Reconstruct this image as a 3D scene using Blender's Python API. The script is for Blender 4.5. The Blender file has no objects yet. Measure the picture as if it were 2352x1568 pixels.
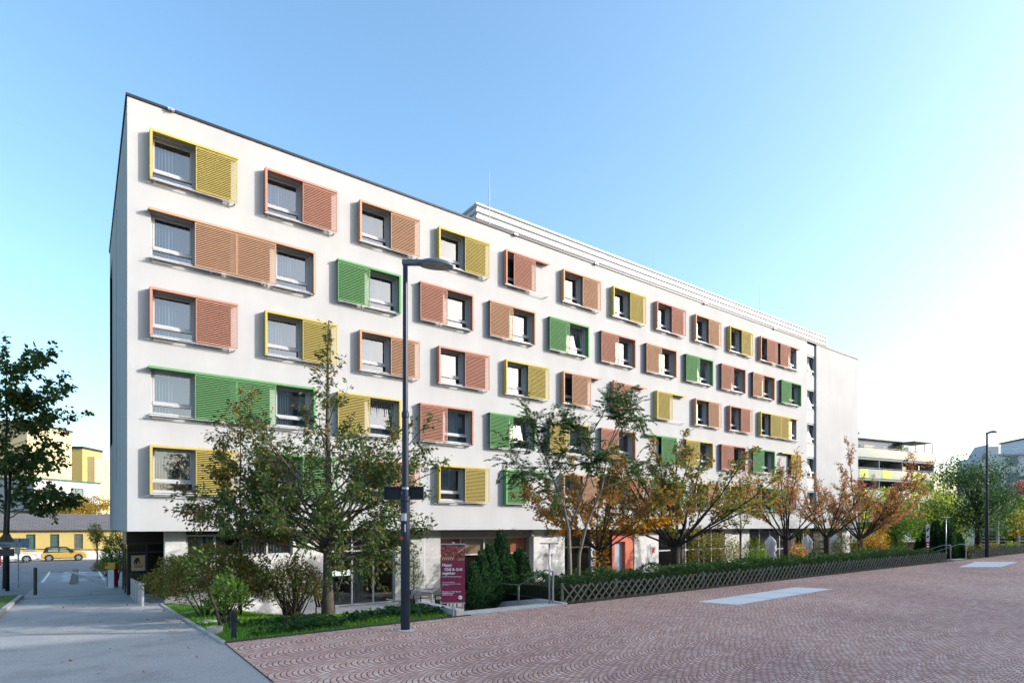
import bpy, bmesh, math, random
import numpy as np
from mathutils import Vector, Matrix, Euler
R = math.radians
sc = bpy.context.scene
col = sc.collection

# ------------------------------------------------------------------ camera
# The hotel front is the plane y = 0 (x runs along it, y runs into the house).
F, CX, HY = 1356.0, 1176.0, 1207.0            # focal length, centre and horizon on a 2352 px wide frame
DX, DY = 0.80675, 0.59090                      # how the view axes lie on the house axes
CAM = Vector((-1.38, -25.27, 3.6))
cd = bpy.data.cameras.new('camera'); cam = bpy.data.objects.new('camera', cd); col.objects.link(cam)
cam.location = CAM; cam.rotation_euler = (R(90), 0, -math.atan2(DY, DX))
cd.sensor_width = 36; cd.lens = 36 * F / 2352; cd.shift_y = (HY - 784) / 2352
cd.clip_start = 0.1; cd.clip_end = 4000
sc.camera = cam

# ------------------------------------------------------------------ world, sun, exposure
SUN_EL, SUN_AZ = 21.0, 131.0                   # azimuth clockwise from +y
w = bpy.data.worlds.new('World'); sc.world = w; w.use_nodes = True
nt = w.node_tree; nt.nodes.clear()
sky = nt.nodes.new('ShaderNodeTexSky'); sky.sky_type = 'NISHITA'; sky.sun_disc = False
sky.sun_elevation = R(SUN_EL); sky.sun_rotation = R(SUN_AZ)
sky.air_density = 1.1; sky.dust_density = 3.0; sky.ozone_density = 2.2; sky.altitude = 100
bg = nt.nodes.new('ShaderNodeBackground'); bg.inputs[1].default_value = 0.15
wo = nt.nodes.new('ShaderNodeOutputWorld')
hs = nt.nodes.new('ShaderNodeHueSaturation'); hs.inputs['Saturation'].default_value = 1.1; hs.inputs['Hue'].default_value = 0.492
nt.links.new(sky.outputs[0], hs.inputs['Color']); nt.links.new(hs.outputs[0], bg.inputs[0]); nt.links.new(bg.outputs[0], wo.inputs[0])
ld = bpy.data.lights.new('sun', 'SUN'); ld.energy = 2.2; ld.angle = R(0.55); ld.color = (1.0, 0.975, 0.94)
lo = bpy.data.objects.new('sun', ld); col.objects.link(lo)
sd = Vector((math.sin(R(SUN_AZ)) * math.cos(R(SUN_EL)), math.cos(R(SUN_AZ)) * math.cos(R(SUN_EL)), math.sin(R(SUN_EL))))
lo.rotation_euler = sd.to_track_quat('Z', 'Y').to_euler(); lo.location = (60, -60, 60)
sc.view_settings.view_transform = 'Standard'; sc.view_settings.look = 'None'
sc.view_settings.exposure = 1.5; sc.view_settings.gamma = 1
sc.render.engine = 'CYCLES'
cy = sc.cycles
cy.max_bounces = 7; cy.diffuse_bounces = 3; cy.glossy_bounces = 3; cy.transmission_bounces = 4; cy.transparent_max_bounces = 10
cy.use_denoising = True; cy.sample_clamp_indirect = 6; cy.caustics_reflective = False; cy.caustics_refractive = False

# ------------------------------------------------------------------ placing
def P(px, Y, z=0.0):
    """point at picture column px (2352 scale), Y metres ahead of the camera, height z"""
    X = (px - CX) / F * Y
    return Vector((CAM.x + DX * X + DY * Y, CAM.y - DY * X + DX * Y, z))
def G(px, py, z):
    return P(px, F * (CAM.z - z) / (py - HY), z)
def ZY(py, Y):
    return CAM.z - (py - HY) * Y / F
CAMYAW = -math.atan2(DY, DX)

# ------------------------------------------------------------------ meshes
class MB:
    def __init__(s): s.v = []; s.f = []; s.mi = []; s.m = 0
    def add(s, vs, fs):
        o = len(s.v); s.v += [tuple(v) for v in vs]
        for f in fs: s.f.append(tuple(i + o for i in f)); s.mi.append(s.m)
    def box(s, x0, y0, z0, x1, y1, z1, M=None):
        vs = [Vector(c) for c in ((x0,y0,z0),(x1,y0,z0),(x1,y1,z0),(x0,y1,z0),(x0,y0,z1),(x1,y0,z1),(x1,y1,z1),(x0,y1,z1))]
        if M is not None: vs = [M @ v for v in vs]
        s.add(vs, ((0,3,2,1),(4,5,6,7),(0,1,5,4),(1,2,6,5),(2,3,7,6),(3,0,4,7))); return s
    def quad(s, a, b, c, d): s.add((a, b, c, d), ((0,1,2,3),)); return s
    def poly(s, pts): s.add(pts, (tuple(range(len(pts))),)); return s
    def prism(s, pts, z0, z1):
        n = len(pts)
        s.add([(x, y, z0) for x, y in pts] + [(x, y, z1) for x, y in pts],
              [tuple(range(n - 1, -1, -1)), tuple(range(n, 2 * n))] + [(i, (i + 1) % n, n + (i + 1) % n, n + i) for i in range(n)]); return s
    def prism_xz(s, pts, y0, y1):
        n = len(pts)
        s.add([(x, y0, z) for x, z in pts] + [(x, y1, z) for x, z in pts],
              [tuple(range(n)), tuple(range(2 * n - 1, n - 1, -1))] + [(i, n + i, n + (i + 1) % n, (i + 1) % n) for i in range(n)]); return s
    def tube(s, pts, rad, n=6, cap=True):
        pts = [Vector(p) for p in pts]
        if not hasattr(rad, '__len__'): rad = [rad] * len(pts)
        o = len(s.v); k = len(pts); u = None
        for i, p in enumerate(pts):
            t = (pts[min(i + 1, k - 1)] - pts[max(i - 1, 0)])
            if t.length < 1e-9: t = Vector((0, 0, 1))
            t.normalize()
            if u is None: u = t.orthogonal().normalized()
            else:
                u = u - t * u.dot(t)
                u = u.normalized() if u.length > 1e-6 else t.orthogonal().normalized()
            b = t.cross(u)
            for j in range(n):
                a = 2 * math.pi * j / n
                s.v.append(tuple(p + (u * math.cos(a) + b * math.sin(a)) * rad[i]))
        for i in range(k - 1):
            for j in range(n):
                s.f.append((o + i*n + j, o + i*n + (j+1) % n, o + (i+1)*n + (j+1) % n, o + (i+1)*n + j)); s.mi.append(s.m)
        if cap:
            s.f.append(tuple(o + j for j in range(n - 1, -1, -1))); s.mi.append(s.m)
            s.f.append(tuple(o + (k-1)*n + j for j in range(n))); s.mi.append(s.m)
        return s
    def lathe(s, prof, n=16, c=(0, 0, 0), axis='z'):
        o = len(s.v)
        for r, z in prof:
            for j in range(n):
                a = 2 * math.pi * j / n; x, y = r * math.cos(a), r * math.sin(a)
                s.v.append((c[0] + x, c[1] + y, c[2] + z) if axis == 'z' else (c[0] + x, c[1] + z, c[2] + y))
        for i in range(len(prof) - 1):
            for j in range(n):
                q = (o + i*n + j, o + i*n + (j+1) % n, o + (i+1)*n + (j+1) % n, o + (i+1)*n + j)
                s.f.append(q if axis == 'z' else q[::-1]); s.mi.append(s.m)
        a, b = tuple(o + j for j in range(n - 1, -1, -1)), tuple(o + (len(prof)-1)*n + j for j in range(n))
        if axis != 'z': a, b = a[::-1], b[::-1]
        s.f += [a, b]; s.mi += [s.m, s.m]
        return s
    def mesh(s, name, mats, bevel=0, smooth=False):
        me = bpy.data.meshes.new(name); me.from_pydata(s.v, [], s.f)
        for m in (mats if isinstance(mats, (list, tuple)) else [mats]): me.materials.append(m)
        me.polygons.foreach_set('material_index', s.mi)
        if bevel:
            bm = bmesh.new(); bm.from_mesh(me)
            bmesh.ops.remove_doubles(bm, verts=bm.verts, dist=1e-5)
            ed = [e for e in bm.edges if len(e.link_faces) == 2 and e.calc_face_angle(0) > 0.5]
            bmesh.ops.bevel(bm, geom=ed, offset=bevel, segments=2, affect='EDGES', profile=0.5)
            bm.to_mesh(me); bm.free()
        if smooth: me.polygons.foreach_set('use_smooth', [True] * len(me.polygons))
        me.update(); return me

def link(name, data, parent=None, loc=None, rot=None, label=None):
    o = bpy.data.objects.new(name, data); col.objects.link(o)
    if parent is not None: o.parent = parent
    if loc is not None: o.location = loc
    if rot is not None: o.rotation_euler = rot
    if label: o['label'] = label
    return o
def part(name, mb, mats, parent, loc=None, rot=None, bevel=0, smooth=False, label=None):
    return link(name, mb.mesh(name, mats, bevel, smooth), parent, loc, rot, label)
def tag(o, label=None, cat=None, group=None, kind=None):
    if label: o['label'] = label
    if cat: o['category'] = cat
    if group: o['group'] = group
    if kind: o['kind'] = kind
    return o
def thing(name, label, cat, loc=(0, 0, 0), rz=0, group=None):
    o = bpy.data.objects.new(name, None); col.objects.link(o); o.location = loc; o.rotation_euler = (0, 0, rz)
    o.empty_display_size = 0.2
    return tag(o, label, cat, group)
def solo(name, mb, mats, label, cat, loc=(0, 0, 0), rz=0, group=None, bevel=0, smooth=False):
    return tag(link(name, mb.mesh(name, mats, bevel, smooth), None, loc, (0, 0, rz)), label, cat, group)
def setting(name, mb, mats, kind='structure', smooth=False):
    o = link(name, mb.mesh(name, mats, 0, smooth)); o['kind'] = kind; return o
def kids(o): return [c for c in bpy.data.objects if c.parent == o]
def copy_tree(o, loc, rz=None, label=None):
    def rec(a, par):
        c = a.copy(); col.objects.link(c)
        if par is not None: c.parent = par
        for k in kids(a): rec(k, c)
        return c
    r = rec(o, None); r.location = loc
    if rz is not None: r.rotation_euler = (0, 0, rz)
    if label: r['label'] = label
    return r

# ------------------------------------------------------------------ materials
def newmat(name):
    m = bpy.data.materials.new(name); m.use_nodes = True; n = m.node_tree
    b = n.nodes['Principled BSDF']; return m, n, b
def N(n, t, **k):
    x = n.nodes.new('ShaderNode' + t)
    for a, v in k.items(): setattr(x, a, v)
    return x
def MA(n, op, a, b=None, c=None):
    x = N(n, 'Math', operation=op)
    for i, v in enumerate((a, b, c)):
        if v is None: continue
        if isinstance(v, (int, float)): x.inputs[i].default_value = v
        else: n.links.new(v, x.inputs[i])
    return x.outputs[0]
def MIX(n, fac, a, b, mode='MIX'):
    x = N(n, 'Mix', data_type='RGBA', blend_type=mode)
    for s, v in ((x.inputs[0], fac), (x.inputs[6], a), (x.inputs[7], b)):
        if isinstance(v, (int, float)): s.default_value = v
        elif isinstance(v, tuple): s.default_value = (*v[:3], 1)
        else: n.links.new(v, s)
    return x.outputs[2]
def RAMP(n, fac, stops):
    r = N(n, 'ValToRGB'); e = r.color_ramp.elements
    while len(e) < len(stops): e.new(0.5)
    for i, (p, c) in enumerate(stops): e[i].position = p; e[i].color = (*c, 1) if len(c) == 3 else c
    n.links.new(fac, r.inputs[0]); return r.outputs[0]
def NOISE(n, scale, detail=4, vec=None, rough=0.55, world=True):
    x = N(n, 'TexNoise'); x.inputs['Scale'].default_value = scale; x.inputs['Detail'].default_value = detail; x.inputs['Roughness'].default_value = rough
    if vec is None:
        vec = N(n, 'NewGeometry').outputs['Position'] if world else N(n, 'TexCoord').outputs['Object']
    n.links.new(vec, x.inputs['Vector']); return x.outputs[0]
def BUMP(n, b, h, strength=0.3, dist=0.01):
    x = N(n, 'Bump'); x.inputs['Strength'].default_value = strength; x.inputs['Distance'].default_value = dist
    n.links.new(h, x.inputs['Height']); n.links.new(x.outputs[0], b.inputs['Normal'])
def mk(name, c, c2=None, rough=0.6, scale=6, metal=0, bump=0, spec=0.25, fine=None, coat=0):
    m, n, b = newmat(name)
    b.inputs['Roughness'].default_value = rough; b.inputs['Metallic'].default_value = metal
    b.inputs['Specular IOR Level'].default_value = spec; b.inputs['Coat Weight'].default_value = coat
    if c2 is None: c2 = tuple(x * 0.86 for x in c)
    h = NOISE(n, scale, 5)
    cc = RAMP(n, h, [(0.3, c2), (0.7, c)])
    if fine:
        cc = MIX(n, fine[1], cc, RAMP(n, NOISE(n, fine[0], 2), [(0.35, (0, 0, 0)), (0.65, (1, 1, 1))]), 'OVERLAY')
    n.links.new(cc, b.inputs['Base Color'])
    if bump: BUMP(n, b, NOISE(n, (fine[0] if fine else scale * 8), 3), bump, 0.01)
    return m
M = {}
def plaster():
    m, n, b = newmat('white_plaster')
    pos = N(n, 'NewGeometry').outputs['Position']
    mp = N(n, 'Mapping'); mp.inputs['Scale'].default_value = (1, 1, 0.16); n.links.new(pos, mp.inputs[0])
    s = NOISE(n, 1.1, 6, mp.outputs[0], 0.6)
    c = RAMP(n, s, [(0.25, (0.35, 0.351, 0.355)), (0.6, (0.375, 0.377, 0.381))])
    c = MIX(n, 0.05, c, RAMP(n, NOISE(n, 0.5, 3), [(0.3, (0, 0, 0)), (0.7, (1, 1, 1))]), 'OVERLAY')
    n.links.new(c, b.inputs['Base Color']); b.inputs['Roughness'].default_value = 0.95; b.inputs['Specular IOR Level'].default_value = 0.05
    BUMP(n, b, NOISE(n, 60, 3), 0.25, 0.004); return m
M['plaster'] = plaster()
M['coping'] = mk('dark_coping', (0.035, 0.035, 0.04), rough=0.45, metal=0.4)
M['yellow'] = mk('yellow_paint', (0.43, 0.345, 0.105), (0.41, 0.325, 0.098), 0.7, 3, spec=0.12)
M['salmon'] = mk('salmon_paint', (0.42, 0.205, 0.15), (0.40, 0.195, 0.142), 0.7, 3, spec=0.12)
M['peach'] = mk('peach_paint', (0.44, 0.26, 0.165), (0.42, 0.245, 0.155), 0.7, 3, spec=0.12)
M['green'] = mk('green_paint', (0.12, 0.28, 0.115), (0.112, 0.265, 0.108), 0.7, 3, spec=0.12)
M['alu'] = mk('window_frame_paint', (0.40, 0.40, 0.41), (0.37, 0.37, 0.38), 0.4, 4)
M['white'] = mk('white_paint', (0.42, 0.42, 0.42), rough=0.45)
M['steel'] = mk('galvanised_steel', (0.42, 0.44, 0.47), (0.33, 0.35, 0.38), 0.42, 18, 0.75)
M['dark_steel'] = mk('dark_bronze_metal', (0.06, 0.055, 0.05), rough=0.4, metal=0.5)
M['navy'] = mk('navy_pole_paint', (0.014, 0.021, 0.038), (0.011, 0.017, 0.032), 0.4, 8)
M['black'] = mk('black_paint', (0.013, 0.014, 0.018), rough=0.5)
M['rubber'] = mk('tyre_rubber', (0.02, 0.02, 0.02), rough=0.8)
M['interior'] = mk('dim_interior', (0.30, 0.28, 0.27), rough=0.9)
def concrete(name, c1, c2, line_z=1.02, pitch=None):
    m, n, b = newmat(name)
    c = RAMP(n, NOISE(n, 1.4, 8, rough=0.65), [(0.3, c2), (0.7, c1)])
    c = MIX(n, 0.12, c, RAMP(n, NOISE(n, 14, 4), [(0.35, (0, 0, 0)), (0.65, (1, 1, 1))]), 'OVERLAY')
    if pitch:
        sp = N(n, 'SeparateXYZ'); n.links.new(N(n, 'NewGeometry').outputs['Position'], sp.inputs[0])
        fz = MA(n, 'FRACT', MA(n, 'DIVIDE', sp.outputs[2], line_z)); fx = MA(n, 'FRACT', MA(n, 'DIVIDE', sp.outputs[0], pitch))
        ln = MA(n, 'MAXIMUM', MA(n, 'LESS_THAN', fz, 0.014), MA(n, 'LESS_THAN', fx, 0.008))
        c = MIX(n, MA(n, 'MULTIPLY', ln, 0.5), c, (0.62, 0.61, 0.6))
    n.links.new(c, b.inputs['Base Color']); b.inputs['Roughness'].default_value = 0.8
    BUMP(n, b, NOISE(n, 40, 4), 0.25, 0.006); return m
M['concrete'] = concrete('board_concrete', (0.37, 0.36, 0.345), (0.28, 0.272, 0.262), 1.02, 4.1)
M['concrete_light'] = concrete('light_concrete', (0.52, 0.51, 0.49), (0.41, 0.40, 0.385))
M['concrete_panel'] = concrete('grey_panel', (0.40, 0.41, 0.42), (0.36, 0.37, 0.38))
def glass(name, tint, ior=1.9, rough=0.0):
    m, n, b = newmat(name); n.nodes.remove(b)
    t = N(n, 'BsdfTransparent'); t.inputs[0].default_value = (*tint, 1)
    g = N(n, 'BsdfGlossy'); g.inputs['Roughness'].default_value = rough; g.inputs['Color'].default_value = (0.95, 0.97, 1, 1)
    fr = N(n, 'Fresnel'); bf = N(n, 'NewGeometry').outputs['Backfacing']
    n.links.new(MA(n, 'ADD', ior, MA(n, 'MULTIPLY', bf, 1 / ior - ior)), fr.inputs[0])
    bp = N(n, 'Bump'); bp.inputs['Strength'].default_value = 0.02; bp.inputs['Distance'].default_value = 0.05
    n.links.new(NOISE(n, 1.2, 1), bp.inputs['Height']); n.links.new(bp.outputs[0], g.inputs['Normal'])
    mx = N(n, 'MixShader'); n.links.new(fr.outputs[0], mx.inputs[0]); n.links.new(t.outputs[0], mx.inputs[1]); n.links.new(g.outputs[0], mx.inputs[2])
    n.links.new(mx.outputs[0], n.nodes['Material Output'].inputs[0]); return m
M['pane'] = glass('window_glass', (0.46, 0.56, 0.64), 2.3)
M['shop_glass'] = glass('shop_glass', (0.55, 0.58, 0.58), 1.7)
M['mirror_glass'] = glass('coated_glass', (0.3, 0.33, 0.35), 4.0)
M['frost'] = mk('frosted_glass', (0.19, 0.265, 0.27), (0.175, 0.25, 0.255), 0.25, 2)
M['car_glass'] = mk('car_glass', (0.03, 0.05, 0.05), rough=0.08, spec=0.9)
def cloth(name, c, tr=0.45):
    m, n, b = newmat(name); n.nodes.remove(b)
    d = N(n, 'BsdfDiffuse'); t = N(n, 'BsdfTranslucent'); mx = N(n, 'MixShader'); mx.inputs[0].default_value = tr
    cc = RAMP(n, NOISE(n, 3, 2), [(0.3, tuple(x * 0.9 for x in c)), (0.7, c)])
    for s in (d, t): n.links.new(cc, s.inputs[0])
    n.links.new(d.outputs[0], mx.inputs[1]); n.links.new(t.outputs[0], mx.inputs[2])
    n.links.new(mx.outputs[0], n.nodes['Material Output'].inputs[0]); return m
M['curtain'] = cloth('net_curtain', (0.34, 0.365, 0.375), 0.35)
M['drape'] = cloth('brown_drape', (0.16, 0.07, 0.05), 0.2)
M['parasol'] = cloth('parasol_cloth', (0.74, 0.73, 0.71), 0.2)
def cladding():
    m, n, b = newmat('trapezoid_sheet')
    c = RAMP(n, NOISE(n, 0.8, 4), [(0.3, (0.37, 0.37, 0.38)), (0.7, (0.40, 0.40, 0.41))]); n.links.new(c, b.inputs['Base Color'])
    b.inputs['Roughness'].default_value = 0.45; b.inputs['Metallic'].default_value = 0.15; return m
M['cladding'] = cladding()
def leafmat(name, trans=0.4, rough=0.55):
    m, n, b = newmat(name)
    at = N(n, 'Attribute', attribute_name='tint')
    n.links.new(at.outputs[0], b.inputs['Base Color']); b.inputs['Roughness'].default_value = rough; b.inputs['Specular IOR Level'].default_value = 0.35
    t = N(n, 'BsdfTranslucent')
    hs = N(n, 'HueSaturation'); hs.inputs['Saturation'].default_value = 1.1; hs.inputs['Hue'].default_value = 0.492; hs.inputs['Value'].default_value = 1.8
    n.links.new(at.outputs[0], hs.inputs['Color']); n.links.new(hs.outputs[0], t.inputs[0])
    mx = N(n, 'MixShader'); mx.inputs[0].default_value = trans + 0.08
    n.links.new(b.outputs[0], mx.inputs[1]); n.links.new(t.outputs[0], mx.inputs[2])
    n.links.new(mx.outputs[0], n.nodes['Material Output'].inputs[0]); return m
M['leaf'] = leafmat('leaf'); M['leaf_dull'] = leafmat('leaf_needle', 0.2, 0.7)
M['bark'] = mk('dark_bark', (0.055, 0.042, 0.034), (0.03, 0.024, 0.02), 0.9, 9, bump=0.7, fine=(40, 0.4))
M['bark_pale'] = mk('pale_bark', (0.19, 0.16, 0.13), (0.13, 0.105, 0.085), 0.9, 9, bump=0.4, fine=(50, 0.3))
M['bark_grey'] = mk('grey_bark', (0.10, 0.082, 0.066), (0.055, 0.045, 0.036), 0.9, 9, bump=0.7, fine=(45, 0.4))
M['soil'] = mk('soil', (0.06, 0.045, 0.03), (0.035, 0.027, 0.018), 0.95, 12, bump=0.6)
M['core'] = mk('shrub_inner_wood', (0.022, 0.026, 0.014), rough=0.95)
M['wood_grey'] = mk('weathered_wood', (0.20, 0.185, 0.15), (0.125, 0.115, 0.095), 0.85, 14, bump=0.4, fine=(60, 0.3))
M['wood_brown'] = mk('brown_wood', (0.09, 0.06, 0.042), (0.06, 0.04, 0.028), 0.6, 12)
M['maroon'] = mk('maroon_print', (0.215, 0.022, 0.062), (0.20, 0.02, 0.057), 0.4, 2)
M['ink'] = mk('white_print', (0.8, 0.8, 0.8), rough=0.5)

# paving of small setts laid in arcs, the bands running along the house
def setts():
    m, n, b = newmat('arc_setts')
    sp = N(n, 'SeparateXYZ'); n.links.new(N(n, 'NewGeometry').outputs['Position'], sp.inputs[0])
    wob = NOISE(n, 0.9, 2)
    X = MA(n, 'ADD', sp.outputs[0], MA(n, 'MULTIPLY', wob, 0.12)); Yy = MA(n, 'ADD', sp.outputs[1], MA(n, 'MULTIPLY', wob, 0.05))
    W, RR, S, L = 0.88, 0.50, 0.10, 0.115
    by = MA(n, 'DIVIDE', Yy, W); bi = MA(n, 'FLOOR', by)
    u = MA(n, 'MULTIPLY', MA(n, 'SUBTRACT', MA(n, 'FRACT', by), 0.5), W)
    arc = MA(n, 'SQRT', MA(n, 'SUBTRACT', RR * RR, MA(n, 'MULTIPLY', u, u)))
    v = MA(n, 'DIVIDE', MA(n, 'ADD', X, arc), S); vi = MA(n, 'FLOOR', v); vf = MA(n, 'FRACT', v)
    an = MA(n, 'DIVIDE', MA(n, 'MULTIPLY', MA(n, 'ARCSINE', MA(n, 'DIVIDE', u, RR)), RR), L)
    an = MA(n, 'ADD', an, MA(n, 'MULTIPLY', MA(n, 'MODULO', vi, 2.0), 0.5)); ai = MA(n, 'FLOOR', an); af = MA(n, 'FRACT', an)
    d1 = MA(n, 'MULTIPLY', MA(n, 'MINIMUM', vf, MA(n, 'SUBTRACT', 1.0, vf)), S)
    d2 = MA(n, 'ADD', MA(n, 'MULTIPLY', MA(n, 'MINIMUM', af, MA(n, 'SUBTRACT', 1.0, af)), L), 0.003)
    d = MA(n, 'MINIMUM', d1, d2)
    mr = N(n, 'MapRange', interpolation_type='SMOOTHSTEP'); mr.inputs[1].default_value = 0.005; mr.inputs[2].default_value = 0.0135
    n.links.new(d, mr.inputs[0]); mask = mr.outputs[0]
    cx = N(n, 'CombineXYZ')
    for i, s in enumerate((vi, ai, bi)): n.links.new(s, cx.inputs[i])
    wn = N(n, 'TexWhiteNoise'); n.links.new(cx.outputs[0], wn.inputs[0])
    c = RAMP(n, wn.outputs[0], [(0.0, (0.46, 0.27, 0.22)), (0.45, (0.585, 0.37, 0.30)), (0.8, (0.63, 0.42, 0.345)), (1.0, (0.68, 0.50, 0.43))])
    c = MIX(n, 0.35, c, RAMP(n, NOISE(n, 0.22, 5), [(0.3, (0.25, 0.25, 0.27)), (0.7, (0.85, 0.78, 0.76))]), 'OVERLAY')
    c = MIX(n, 0.3, c, RAMP(n, NOISE(n, 30, 3), [(0.3, (0.2, 0.2, 0.2)), (0.7, (0.8, 0.8, 0.8))]), 'OVERLAY')
    st = RAMP(n, NOISE(n, 0.09, 7, rough=0.7), [(0.36, (0.74, 0.72, 0.74)), (0.52, (1, 1, 1))])
    c = MIX(n, 0.8, c, st, 'MULTIPLY')
    sp2 = RAMP(n, NOISE(n, 2.6, 6, rough=0.75), [(0.30, (0.6, 0.58, 0.58)), (0.42, (1, 1, 1))]); c = MIX(n, 0.6, c, sp2, 'MULTIPLY')
    c = MIX(n, mask, (0.04, 0.034, 0.034), c)
    n.links.new(c, b.inputs['Base Color']); b.inputs['Roughness'].default_value = 0.75; b.inputs['Specular IOR Level'].default_value = 0.2
    BUMP(n, b, MA(n, 'ADD', mask, MA(n, 'MULTIPLY', NOISE(n, 25, 3), 0.35)), 0.6, 0.012); return m
M['setts'] = setts()
def asphalt(name, c1, c2):
    m, n, b = newmat(name)
    c = RAMP(n, NOISE(n, 0.35, 6, rough=0.65), [(0.3, c2), (0.7, c1)])
    c = MIX(n, 0.55, c, RAMP(n, NOISE(n, 55, 3), [(0.3, (0.1, 0.1, 0.1)), (0.7, (0.9, 0.9, 0.9))]), 'OVERLAY')
    c = MIX(n, 0.55, c, RAMP(n, NOISE(n, 0.8, 8, rough=0.75), [(0.36, (0.6, 0.6, 0.6)), (0.5, (1, 1, 1))]), 'MULTIPLY')
    n.links.new(c, b.inputs['Base Color']); b.inputs['Roughness'].default_value = 0.85
    BUMP(n, b, NOISE(n, 70, 3), 0.5, 0.008); return m
M['asphalt'] = asphalt('asphalt', (0.33, 0.325, 0.32), (0.265, 0.26, 0.255))
M['asphalt_old'] = asphalt('asphalt_old', (0.19, 0.195, 0.20), (0.15, 0.155, 0.16))
M['lawn'] = mk('lawn_soil', (0.075, 0.13, 0.02), (0.05, 0.085, 0.016), 0.95, 8, bump=0.5, fine=(60, 0.4))
M['far_ground'] = mk('far_ground', (0.16, 0.17, 0.10), (0.11, 0.13, 0.07), 0.95, 0.2)
M['terrace'] = concrete('terrace_slabs', (0.55, 0.515, 0.46), (0.47, 0.44, 0.395))
M['slab'] = concrete('pale_slab', (0.66, 0.68, 0.69), (0.60, 0.62, 0.63))
M['kerb'] = concrete('kerb_stone', (0.36, 0.355, 0.35), (0.28, 0.275, 0.27))
M['marking'] = mk('road_paint', (0.80, 0.80, 0.79), (0.62, 0.62, 0.61), 0.7, 20)
# ------------------------------------------------------------------ ground heights
def zplaza(x, p=0): return 1.165 + 0.0058 * (x + 1.38)
def zpath(p):
    return float(np.interp(p, [-40, -30, -8, 0, 6, 12, 60], [-0.02, 0.0, 0.42, 0.70, 0.93, 1.165, 1.165]))
TERR = -0.05
def sm(a, b, x):
    t = min(1, max(0, (x - a) / (b - a))); return t * t * (3 - 2 * t)
def zlawn(x, p):
    zl = TERR + (zplaza(x) - TERR) * sm(1.2, 11.9, p) ** 0.8
    k = sm(1.0, 6.0, x)
    return zpath(p) * (1 - k) + zl * k + 0.02
def zbed(x, p): return TERR + (zplaza(x) - TERR) * sm(4.2, 8.6, p) + 0.02
def grid(x0, x1, p0, p1, nx, npp, fz):
    mb = MB(); vs = []
    for j in range(npp + 1):
        for i in range(nx + 1):
            x = x0 + (x1 - x0) * i / nx; p = p0 + (p1 - p0) * j / npp
            vs.append((x, -p, fz(x, p)))
    mb.add(vs, [(j*(nx+1)+i, (j+1)*(nx+1)+i, (j+1)*(nx+1)+i+1, j*(nx+1)+i+1)[::-1] for j in range(npp) for i in range(nx)][:])
    mb.f = [f[::-1] for f in mb.f]
    return mb
# ------------------------------------------------------------------ the setting
g = MB(); g.quad((-1500, -1500, -0.35), (1500, -1500, -0.35), (1500, 1500, -0.35), (-1500, 1500, -0.35)); setting('ground', g, M['far_ground'])
EDGE = 11.9
g = MB()
g.quad((1.05, -44.5, zplaza(1.05)), (140, -44.5, zplaza(140)), (140, -EDGE, zplaza(140)), (1.05, -EDGE, zplaza(1.05))); setting('plaza_paving', g, M['setts'])
setting('path', grid(-3.4, 1.05, -32, 60, 2, 46, lambda x, p: zpath(p) - 0.004), M['asphalt'])
setting('left_pavement', grid(-40, -3.4, 3.0, 60, 2, 20, lambda x, p: zpath(p) - 0.004), M['asphalt'])
# the path leads down to a street crossing behind the hotel
g = MB(); A = P(-420, 57, 0.0); B = P(420, 66, 0.0); A2 = P(-700, 38, 0.0); B2 = P(330, 49, 0)
g.quad((A2.x, A2.y, 0.0), (B2.x, B2.y, 0.0), (B.x, B.y, 0.0), (A.x, A.y, 0.0)); setting('street', g, M['asphalt_old'])
setting('driveway', grid(-8.2, 1.3, -34, -2.6, 4, 20, lambda x, p: zpath(p) + 0.0 - 0.008), M['asphalt_old'])
setting('threshold', grid(1.05, 1.63, -1.60, -0.2, 2, 4, lambda x, p: zpath(p) + 0.002), M['asphalt'])
setting('passage_floor', grid(1.05, 3.19, -15, -1.61, 2, 8, lambda x, p: zpath(p) + 0.002), M['asphalt'])
setting('terrace', grid(1.3, 60, -1.2, 9.0, 2, 2, lambda x, p: TERR), M['terrace'])
setting('lawn', grid(1.1, 6.75, 0.75, 11.88, 24, 40, zlawn), M['lawn'])
setting('planting_bed', grid(10.5, 43.2, 4.0, 11.85, 20, 30, zbed), M['soil'])
setting('far_lawn', grid(43.2, 140, 2, 11.85, 4, 4, lambda x, p: zplaza(x) - 0.05 - 0.05 * (11.85 - p)), M['lawn'])
setting('left_lawn', grid(-30, -3.6, -9.5, 2.8, 8, 8, lambda x, p: zpath(p) + 0.09), M['lawn'])
# kerbs
k = MB()
def kerb_line(pts, wid=0.12, h=0.02, down=0.25):
    for (x0, y0, z0), (x1, y1, z1) in zip(pts[:-1], pts[1:]):
        d = Vector((x1 - x0, y1 - y0, 0)).normalized(); nrm = Vector((-d.y, d.x, 0)) * wid / 2
        a0, a1 = Vector((x0, y0, 0)), Vector((x1, y1, 0)); g0 = 0.006
        a0 = a0 + d * g0; a1 = a1 - d * g0
        vs = [(*(a0 - nrm).xy, z0 - down), (*(a1 - nrm).xy, z1 - down), (*(a1 + nrm).xy, z1 - down), (*(a0 + nrm).xy, z0 - down),
              (*(a0 - nrm).xy, z0 + h), (*(a1 - nrm).xy, z1 + h), (*(a1 + nrm).xy, z1 + h), (*(a0 + nrm).xy, z0 + h)]
        k.add(vs, ((0,3,2,1),(4,5,6,7),(0,1,5,4),(1,2,6,5),(2,3,7,6),(3,0,4,7)))
kerb_line([(1.05, -p, zpath(p)) for p in np.arange(11.9, -1.0, -1.0)], 0.1, 0.03)
kerb_line([(-3.5, -p, zpath(p)) for p in np.arange(2.8, -9.6, -1.0)], 0.15, 0.11)
kerb_line([(-3.5 - i, -2.86, zpath(2.86)) for i in range(0, 16)], 0.12, 0.11)
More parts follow.
